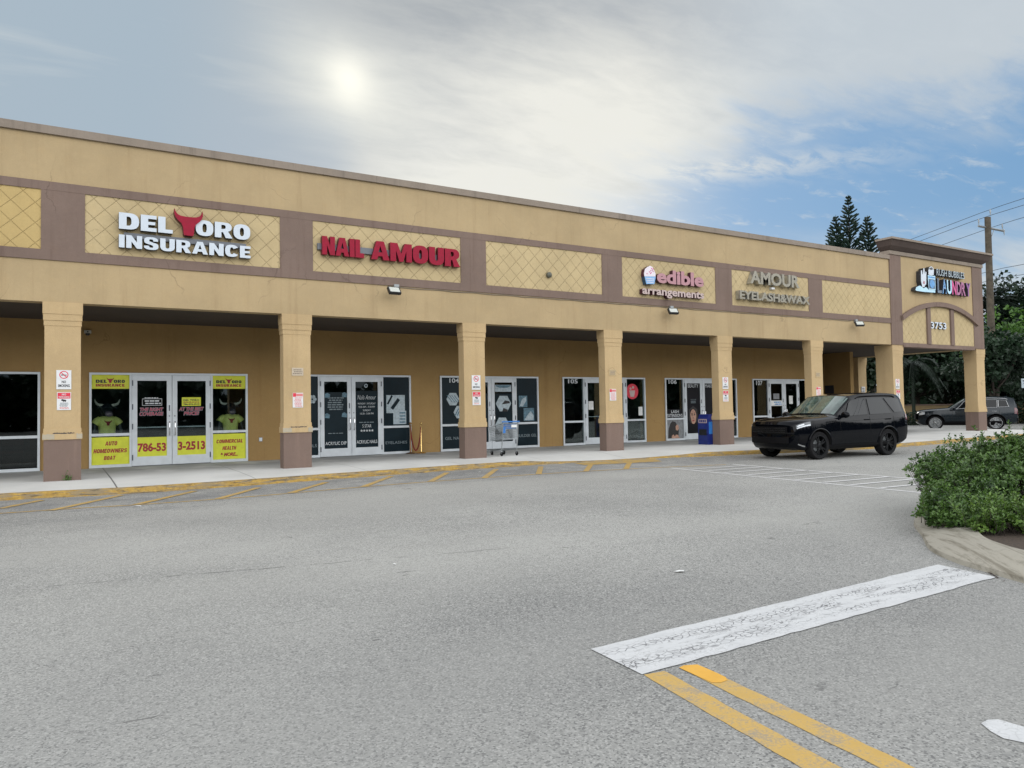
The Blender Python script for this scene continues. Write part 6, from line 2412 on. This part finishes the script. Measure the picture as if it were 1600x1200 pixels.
def palm(label, x, y, h, fl, seed, lean=(0, 0), nf=22, droop=1.0, thick=.16):
    rng = np.random.default_rng(seed)
    o = empty('palm_tree', (x, y, 0), label, 'tree', 'palms beyond the parking lot')
    tx, ty = x + lean[0], y + lean[1]
    MB().tube([(x, y, 0), (x + lean[0] * .3, y + lean[1] * .3, h * .5), (tx, ty, h)], [thick * 1.25, thick, thick * .9], 10).build('trunk', 'leaf_palm', o, smooth=60)
    P, A, Nn, Ln, Wd = [], [], [], [], []
    st = MB()
    for k in range(nf):
        a = rng.uniform(0, 2 * math.pi)
        up = rng.uniform(-.35, 1.1)
        d = np.array([math.cos(a), math.sin(a), 0])
        pts = []
        for j in range(14):
            t = j / 13
            pts.append(np.array([tx, ty, h]) + d * fl * (t - .12 * t * t) * math.cos(up * .6) + np.array([0, 0, fl * (up * .75 * t - droop * .85 * t * t)]))
        st.tube([tuple(p) for p in pts[::3]], [.03, .024, .016, .01, .006][:len(pts[::3])], 5)
        for j in range(1, 13):
            ax = unit((pts[j + 1] - pts[j - 1])[None])[0]
            sd = np.cross(ax, [0, 0, 1])
            sd = sd / (np.linalg.norm(sd) + 1e-9)
            for q in range(2):
                base = pts[j] + (pts[j + 1] - pts[j]) * q * .5
                for sg in (-1, 1):
                    P.append(base)
                    A.append(ax * .55 + sg * sd * .8 + np.array([0, 0, -.35]) + rng.normal(size=3) * .06)
                    Nn.append(np.array([0, 0, 1.0]) + sg * sd * .3)
                    l = fl * .30 * math.sin(math.pi * min(.97, .12 + j / 14)) * rng.uniform(.85, 1.1)
                    Ln.append(l)
                    Wd.append(.032 + .01 * rng.random())
    st.build('frond_stalks', 'leaf_palm', o)
    link('fronds', leaves_mesh('fronds', np.array(P), np.array(A), np.array(Nn), np.array(Ln), np.array(Wd), 'leaf_palm', .1), o)
    return o


def norfolk(label, x, y, h, seed, z0, slope, maxr):
    rng = np.random.default_rng(seed)
    o = empty('norfolk_pine', (x, y, 0), label, 'tree', 'tall pines behind the roof')
    MB().tube([(x, y, 0), (x, y, h * .6), (x, y, h)], [.26, .13, .02], 8).build('trunk', 'bark', o, smooth=60)
    f = MB()
    z = z0
    while z < h - .12:
        r = min(maxr, .16 + slope * (h - z) ** .85)
        n = 7
        off = rng.uniform(0, 6.28)
        for k in range(n):
            if rng.random() < .10:
                continue
            a = off + 2 * math.pi * k / n + rng.uniform(-.15, .15)
            rr = r * rng.uniform(.75, 1.12)
            c, s_ = math.cos(a), math.sin(a)
            rise = rng.uniform(.30, .72)
            pts = [(x + c * rr * t, y + s_ * rr * t, z + rr * (rise * t + .10 * t * t)) for t in (0, .3, .65, .92, 1.0)]
            f.tube(pts, [.025, .075, .085, .065, .012], 5)
            for sg in (-1, 1):
                for t in (.45, .72):
                    b = Vector((x + c * rr * t, y + s_ * rr * t, z + rr * (rise * t + .1 * t * t)))
                    d = Vector((c * .75 - sg * s_ * .6, s_ * .75 + sg * c * .6, .55)) * (rr * .33)
                    f.tube([b, b + d * .6, b + d], [.03, .055, .01], 4)
        z += rng.uniform(.30, .42)
    f.tube([(x, y, h - .5), (x, y, h + .1)], [.09, .01], 5)
    f.build('branches', 'leaf_pine', o, smooth=70)


norfolk('tallest of the three pines rising behind the flat roof', 67.4, 27.2, 22.3, 3, 12.0, .33, 1.75)
norfolk('left shorter pine of the three behind the flat roof', 66.35, 27.9, 20.3, 5, 11.0, .40, 1.75)
norfolk('right shorter pine of the three behind the flat roof', 69.0, 26.25, 20.2, 8, 11.0, .42, 1.9)

palm('palm with spiky crown rising behind the utility pole', 63.7, 12.65, 9.6, 2.7, 11, nf=36, droop=.5)
tree('shade_tree', 'dark leafy tree in front of the lower utility pole', 49.6, 5.5, 6.3, 1.8, 2.7, 'leaf_dark', 51, 30, 190, .27)
palm('low palm seen through the tower arch with drooping fronds', 50.6, 11.2, 4.3, 2.6, 12, nf=24, droop=1.1, thick=.10)
tree('shade_tree', 'dark broad tree filling the view under the tower arch', 58.6, 15.6, 9.0, 1.6, 5.4, 'leaf_dark', 21, 40, 190, .36)
tree('shade_tree', 'dark tree seen between the last two columns of the walkway', 54.8, 20.3, 9.0, 1.4, 5.2, 'leaf_dark', 22, 36, 180, .36)
tree('shade_tree', 'dark tree directly right of the tower behind the pole', 64.2, 12.6, 8.6, 1.6, 4.6, 'leaf_tree', 23, 38, 190, .34)
tree('shade_tree', 'bright green tree low at the right edge above the slate SUV', 59.4, 8.6, 8.3, 2.6, 4.2, 'leaf_lit', 24, 44, 230, .28)
tree('shade_tree', 'tall dark tree reaching in from the right edge of the view', 66.6, 10.1, 13.0, 4.5, 4.4, 'leaf_dark', 25, 34, 200, .33)
tree('shade_tree', 'thin crowned tree with sky showing through right of the utility pole', 68.5, 12.9, 10.4, 4.0, 3.4, 'leaf_tree', 26, 22, 120, .33)
tree('shade_tree', 'dark low tree behind the slate SUV', 61.0, 10.4, 6.2, .4, 4.6, 'leaf_dark', 27, 40, 190, .36)
tree('shade_tree', 'dark tree low behind the white road sign at the right edge', 57.0, 5.2, 6.0, .4, 4.2, 'leaf_dark', 28, 36, 190, .34)
tree('shade_tree', 'dark tree farthest left beyond the rear tower column', 54.0, 25.8, 9.5, 1.2, 5.6, 'leaf_dark', 29, 36, 170, .38)
tree('shade_tree', 'distant dark tree beyond the low tan wall', 66.0, 17.5, 9.5, 1.0, 6.0, 'leaf_dark', 30, 40, 170, .38)

# far trees all round, seen only through gaps and in reflections
rng = np.random.default_rng(77)
P, Nn = [], []
for k in range(26000):
    a = rng.uniform(rad(42), rad(335))
    back = a > rad(95)
    dist = rng.uniform(50, 64) if back else rng.uniform(84, 98)
    hmax = (7.0 if back else 8.5) * (0.72 + .2 * math.sin(a * 23) + .12 * math.sin(a * 61 + 1))
    P.append((8 + dist * math.sin(a), -20 + dist * math.cos(a), hmax * rng.random() ** .8))
P = np.array(P)
n = len(P)
ln = rng.uniform(1.0, 2.1, n)
far = link('far_treeline', leaves_mesh('far_treeline', P, rng.normal(size=(n, 3)), rng.normal(size=(n, 3)), ln, ln * .38, 'leaf_dark'))
tag(far, 'distant dark belt of trees closing the view beyond the lot', 'treeline', kind='stuff')

lw = MB()
a, b = Vector((49.5, 14.9, 0)), Vector((61.0, 6.8, 0))
d = (b - a).normalized()
n_ = Vector((-d.y, d.x, 0)) * .1
lw.add([a + n_, b + n_, b - n_, a - n_] + [p + Vector((0, 0, 1.32)) for p in (a + n_, b + n_, b - n_, a - n_)], [(0, 1, 2, 3), (7, 6, 5, 4), (0, 4, 5, 1), (1, 5, 6, 2), (2, 6, 7, 3), (3, 7, 4, 0)])
o = tag(lw.build('garden_wall', 'low_wall'), 'low tan wall under the dark trees beyond the walkway', 'wall')
cpw = MB()
n2 = n_ * 1.5
cpw.add([p + Vector((0, 0, 1.32)) for p in (a + n2, b + n2, b - n2, a - n2)] + [p + Vector((0, 0, 1.40)) for p in (a + n2, b + n2, b - n2, a - n2)], [(0, 1, 2, 3), (7, 6, 5, 4), (0, 4, 5, 1), (1, 5, 6, 2), (2, 6, 7, 3), (3, 7, 4, 0)])
cpw.build('coping', 'trim', o)
rng = np.random.default_rng(31)
he = empty('hedge', (50.5, 10.3, 0), 'clipped dark hedge in front of the low tan wall', 'hedge')
cl = [(47.0 + k * .62 + rng.uniform(-.1, .1), 12.9 - k * .42 + rng.uniform(-.1, .1), .42, .62, .6, .45) for k in range(17)]
P, Nn = crown_points(rng, cl, 420)
n = len(P)
link('foliage', leaves_mesh('foliage', P, unit(Nn + rng.normal(size=(n, 3)) * .7), unit(Nn + rng.normal(size=(n, 3)) * .6), rng.uniform(.08, .15, n), rng.uniform(.03, .06, n), 'leaf_dark'), he)
stm = MB()
for c in cl:
    stm.tube([(c[0], c[1], 0), (c[0] + .05, c[1], .4)], [.03, .015], 5)
stm.build('stems', 'bark', he)
gs = MB()
gs.add([(44.5, 15.8, .06), (63, 2.6, .06), (90, 30, .06), (60, 60, .06)], [(0, 1, 2, 3)])
tag(gs.build('ground_verge', 'grass'), kind='structure')
strip_mesh([(44.4, 15.8), (53.7, 9.2), (63, 2.6)], .2, .1)
kv = MB()
kv.add([(44.3, 15.7, 0), (62.9, 2.5, 0), (63.0, 2.64, 0), (44.4, 15.84, 0), (44.3, 15.7, .12), (62.9, 2.5, .12), (63.0, 2.64, .12), (44.4, 15.84, .12)], [(0, 1, 5, 4), (4, 5, 6, 7), (1, 2, 6, 5), (2, 3, 7, 6), (3, 0, 4, 7)])
tag(kv.build('verge_kerb', 'kerb_grey'), kind='structure')

# utility pole with wires
px_, py_ = 51.97, 6.67
KP = 1.114
up = empty('utility_pole', (px_, py_, 0), 'weathered wooden utility pole with one crossarm and wires', 'utility pole')
MB().tube([(px_, py_, 0), (px_ + .02, py_, 6.6), (px_ + .06, py_ - .02, 13.58)], [.24, .215, .18], 14).build('pole', 'pole', up, smooth=60)
ad = Vector((.91, -.41, -.17)).normalized()
pc = Vector((px_ + .04, py_ - .02, 12.88))
arm = MB()
arm.tube([pc - ad * .70, pc + ad * 1.18], .075, 4)
arm.tube([pc + ad * .45 + Vector((0, 0, -.02)), pc + Vector((0.12, -.05, -.85))], .025, 6)
arm.build('crossarm', 'grey_metal', up)
wd = Vector((.41, .91, 0))
ins = [pc - ad * .64 + Vector((0, 0, .48)), pc + ad * 1.06 + Vector((0, 0, .48)), Vector((px_ + .30, py_ - .08, 14.13)), pc + ad * 1.05 + Vector((.1, -.05, .12))]
for k, p in enumerate(ins):
    m = MB()
    h = .42
    m.tube([p + Vector((0, 0, -h)), p + Vector((0, 0, -.28)), p + Vector((0, 0, -.2)), p + Vector((0, 0, -.1)), p], [.02, .03, .05, .045, .03], 8)
    m.build('insulator', 'grey_metal', up, smooth=40)
wires = [(ins[0], .3), (ins[1], .3), (ins[2], .25), (Vector((px_ + .2, py_, 10.1)), .5), (Vector((px_ + .2, py_, 9.5)), .6)]
for p, sag in wires:
    pts = []
    for k in range(41):
        t = k / 40
        s_ = lerp(-40, 42, t)
        tt = (s_ % 42) / 42 if s_ >= 0 else (-s_) / 40
        q = p + wd * s_
        q.z -= 4 * sag * tt * (1 - tt)
        pts.append(q)
    MB().tube(pts, .017, 5).build('wire', 'wire', up)
MB().tube([Vector((px_ + .2, py_, 9.8)), Vector((px_ + 2.5, py_ - 1.2, 9.0)), Vector((px_ + 5, py_ - 2.6, 7.6))], .012, 5).build('wire', 'wire', up)

# road sign
rs_ = empty('road_sign', (46.35, 2.15, 0), 'white road sign on a thin post behind the slate SUV', 'sign')
MB().tube([(46.35, 2.15, 0), (46.35, 2.15, 2.35)], .035, 8).build('post', 'grey_metal', rs_)
m = Matrix.Translation((46.3, 2.10, 2.52)) @ Matrix.Rotation(rad(-28), 4, 'Z')
bd = MB().box(-.32, .32, -.01, .01, -.26, .26, mat=m).build('board', 'photo_light', rs_)
bb_ = MB()
for k, (u0, u1) in enumerate(((-.25, .22), (-.2, .25), (-.05, .24))):
    bb_.box(u0, u1, -.014, -.011, .10 - k * .14, .17 - k * .14, mat=m)
bb_.build('sign_marks', 'black_ink', bd)


def shrub(label, clumps, tips, seed, leaf, size, group=None, low=.03, sprigs=110):
    rng = np.random.default_rng(seed)
    c0 = clumps[0]
    o = empty('shrub', (c0[0], c0[1], .12), label, 'shrub', group)
    subs = []
    for (cx, cy, cz, rx, ry, rz) in clumps:
        for k in range(7):
            dd = unit(rng.normal(size=(1, 3)))[0]
            dd[2] = abs(dd[2]) * .9 - .15
            q = rng.uniform(.16, .30)
            subs.append((cx + dd[0] * rx * .92, cy + dd[1] * ry * .92, max(.12, cz + dd[2] * rz * .92), max(.10, rx * q * 1.3), max(.10, ry * q * 1.3), max(.09, rx * q)))
    clumps = [(a, b, c, d * .93, e * .93, f * .93) for a, b, c, d, e, f in clumps] + subs
    tot = sum(c[3] * c[4] for c in clumps)
    P, A, Nn = [], [], []
    st = MB()
    for ci, (cx, cy, cz, rx, ry, rz) in enumerate(clumps):
        nt = int(tips * rx * ry / tot)
        d = unit(rng.normal(size=(nt, 3)))
        d[:, 2] = np.where(d[:, 2] < -.35, -d[:, 2] * .6, d[:, 2])
        r = np.where(rng.random((nt, 1)) < .66, rng.uniform(.86, 1.04, (nt, 1)), rng.uniform(.5, .86, (nt, 1)))
        r = np.where(rng.random((nt, 1)) < .06, rng.uniform(1.05, 1.22, (nt, 1)), r)
        wob = 1 + .14 * np.sin(d[:, :1] * 6 + ci * 2) * np.sin(d[:, 1:2] * 5 + ci) + .09 * np.sin(d[:, 2:] * 9 + ci)
        tp = np.array([cx, cy, cz]) + d * r * wob * np.array([rx, ry, rz])
        keep = tp[:, 2] > low
        tp, d = tp[keep], d[keep]
        for j in range(0, len(tp), 7):
            base = Vector((cx + (tp[j][0] - cx) * .25, cy + (tp[j][1] - cy) * .25, max(.1, cz * .35)))
            st.tube([base, base.lerp(Vector(tp[j]), .55) + Vector((0, 0, -.03)), Vector(tp[j])], [.006, .004, .002], 4)
        for q in range(9):
            k = len(tp)
            ang = rng.uniform(0, 2 * math.pi, k)
            g_ = unit(d + np.array([0, 0, .75]) + rng.normal(size=(k, 3)) * .25)
            t1 = unit(np.cross(g_, np.tile([.3, .5, .81], (k, 1))))
            t2 = np.cross(g_, t1)
            rad_ = t1 * np.cos(ang)[:, None] + t2 * np.sin(ang)[:, None]
            back = rng.uniform(0, .085, (k, 1)) * (size / .06)
            P.append(tp - g_ * back)
            A.append(unit(rad_ * rng.uniform(.6, 1.0, (k, 1)) + g_ * rng.uniform(.25, .9, (k, 1))))
            Nn.append(unit(g_ + rng.normal(size=(k, 3)) * .25))
    # upright young sprigs standing out of the dome
    for k in range(sprigs):
        cx, cy, cz, rx, ry, rz = clumps[rng.integers(0, len(clumps))]
        dd = unit(rng.normal(size=(1, 3)))[0]
        dd[2] = abs(dd[2]) + .15
        dd /= np.linalg.norm(dd)
        base = np.array([cx, cy, cz]) + dd * np.array([rx, ry, rz]) * .9
        up = unit((dd * .55 + np.array([0, 0, .8]) + rng.normal(size=3) * .18)[None])[0]
        L = rng.uniform(.10, .24)
        st.tube([tuple(base - up * .05), tuple(base + up * L)], [.003, .0015], 4)
        m_ = int(L / .011)
        ta = unit(np.cross(up, [.3, .5, .81])[None])[0]
        tb = np.cross(up, ta)
        for j in range(m_):
            a = j * 2.4 + rng.uniform(-.3, .3)
            r_ = ta * math.cos(a) + tb * math.sin(a)
            P.append((base + up * L * (j + 1) / m_)[None])
            A.append((r_ * .8 + up * rng.uniform(.35, .9))[None])
            Nn.append((up + rng.normal(size=3) * .2)[None])
    st.build('twigs', 'bark', o)
    P, A, Nn = np.concatenate(P), np.concatenate(A), np.concatenate(Nn)
    n = len(P)
    ln = rng.uniform(.75, 1.25, n) * size
    link('foliage', leaves_mesh('foliage', P, A, Nn, ln, ln * rng.uniform(.24, .32, n), leaf), o)


shrub('large dark green shrub overhanging the island kerb', [(10.95, -13.72, .54, 1.02, .95, .58), (10.12, -13.70, .42, .52, .52, .38), (10.3, -14.2, .42, .62, .55, .40), (9.85, -13.92, .30, .30, .30, .22), (9.2, -14.35, .28, .40, .32, .22), (8.9, -14.2, .2, .3, .26, .16), (10.9, -13.25, .48, .85, .7, .42), (11.0, -13.9, .70, .6, .6, .38), (9.25, -14.05, .22, .30, .28, .17), (9.75, -14.05, .26, .42, .36, .24), (10.3, -14.75, .3, .5, .4, .28), (9.50, -13.78, .30, .36, .36, .25), (9.12, -14.02, .17, .28, .28, .16), (8.95, -13.92, .20, .28, .26, .18), (8.80, -14.08, .15, .24, .22, .14), (8.78, -14.32, .14, .2, .2, .11), (9.3, -13.9, .30, .35, .35, .24), (11.0, -14.0, .85, .42, .42, .30), (10.6, -13.75, .78, .35, .35, .26)], 4600, 41, 'leaf_bush', .048)
shrub('second dark green shrub behind the first at the right edge', [(12.0, -14.6, .5, 1.0, .9, .53), (11.3, -14.5, .45, .6, .6, .45), (12.6, -13.6, .5, .9, .9, .5)], 2400, 42, 'leaf_bush', .048)
shrub('small bright green shrub low on the island edge', [(8.72, -14.72, .24, .24, .2, .13), (8.95, -14.95, .25, .24, .22, .14), (8.50, -14.58, .19, .15, .15, .09), (9.1, -14.62, .27, .3, .22, .17), (9.95, -15.05, .24, .36, .3, .19), (9.35, -15.0, .18, .22, .2, .12), (8.95, -14.95, .16, .2, .2, .10), (9.0, -15.3, .16, .25, .2, .11), (9.6, -15.4, .2, .3, .25, .14)], 900, 43, 'leaf_new', .042)
rng = np.random.default_rng(5)
n = 60
P = np.array([[.17, -.03, .17]]) + rng.normal(size=(n, 3)) * np.array([[.035, .008, 0]]) + np.abs(rng.normal(size=(n, 3))) * np.array([[0, 0, .07]])
wdm = leaves_mesh('weed', P, unit(rng.normal(size=(n, 3)) * .6 + np.array([0, -.3, .7])), unit(rng.normal(size=(n, 3)) + np.array([0, -1, .3])), rng.uniform(.03, .06, n), rng.uniform(.008, .014, n), 'leaf_bush')
tag(link('weed', wdm), 'small green weed growing at the foot of the chipped column', 'weed')

# litter
for k, (x, y, s_, lab) in enumerate(((4.97, -13.69, .055, 'white paper scrap on the asphalt left of the stop bar'), (1.14, -4.68, .10, 'white paper scrap beside the yellow fire lane strokes'), (2.9, -11.8, .02, 'tiny pale scrap in the middle of the asphalt'), (8.9, -2.6, .05, 'white scrap lying against the yellow kerb'))):
    random.seed(k)
    lt = MB()
    pts = [(x + s_ * math.cos(a) * random.uniform(.6, 1.2), y + s_ * .6 * math.sin(a) * random.uniform(.6, 1.2), .006 + random.uniform(0, .014)) for a in [q * 2 * math.pi / 7 for q in range(7)]]
    lt.add(pts + [(x, y, .022)], [(q, (q + 1) % 7, 7) for q in range(7)])
    tag(lt.build('paper_scrap', 'paper'), lab, 'litter')
lf = MB()
random.seed(12)
for k in range(420):
    t = random.random()
    base = Vector((8.9, -13.7, 0)).lerp(Vector((7.1, -15.4, 0)), t)
    p = base + Vector((-.72, -.7, 0)).normalized() * (abs(random.gauss(.03, .12)))
    a = random.uniform(0, 6.28)
    l = random.uniform(.006, .02)
    d = Vector((math.cos(a), math.sin(a), random.uniform(-.1, .3))) * l
    s2 = Vector((-math.sin(a), math.cos(a), 0)) * l * .45
    c = p + Vector((0, 0, .008))
    lf.add([c - d, c + s2, c + d, c - s2], [(0, 1, 2, 3)])
tag(lf.build('leaf_litter', 'mulch'), 'dry leaf litter gathered along the island kerb', 'leaf litter', kind='stuff')
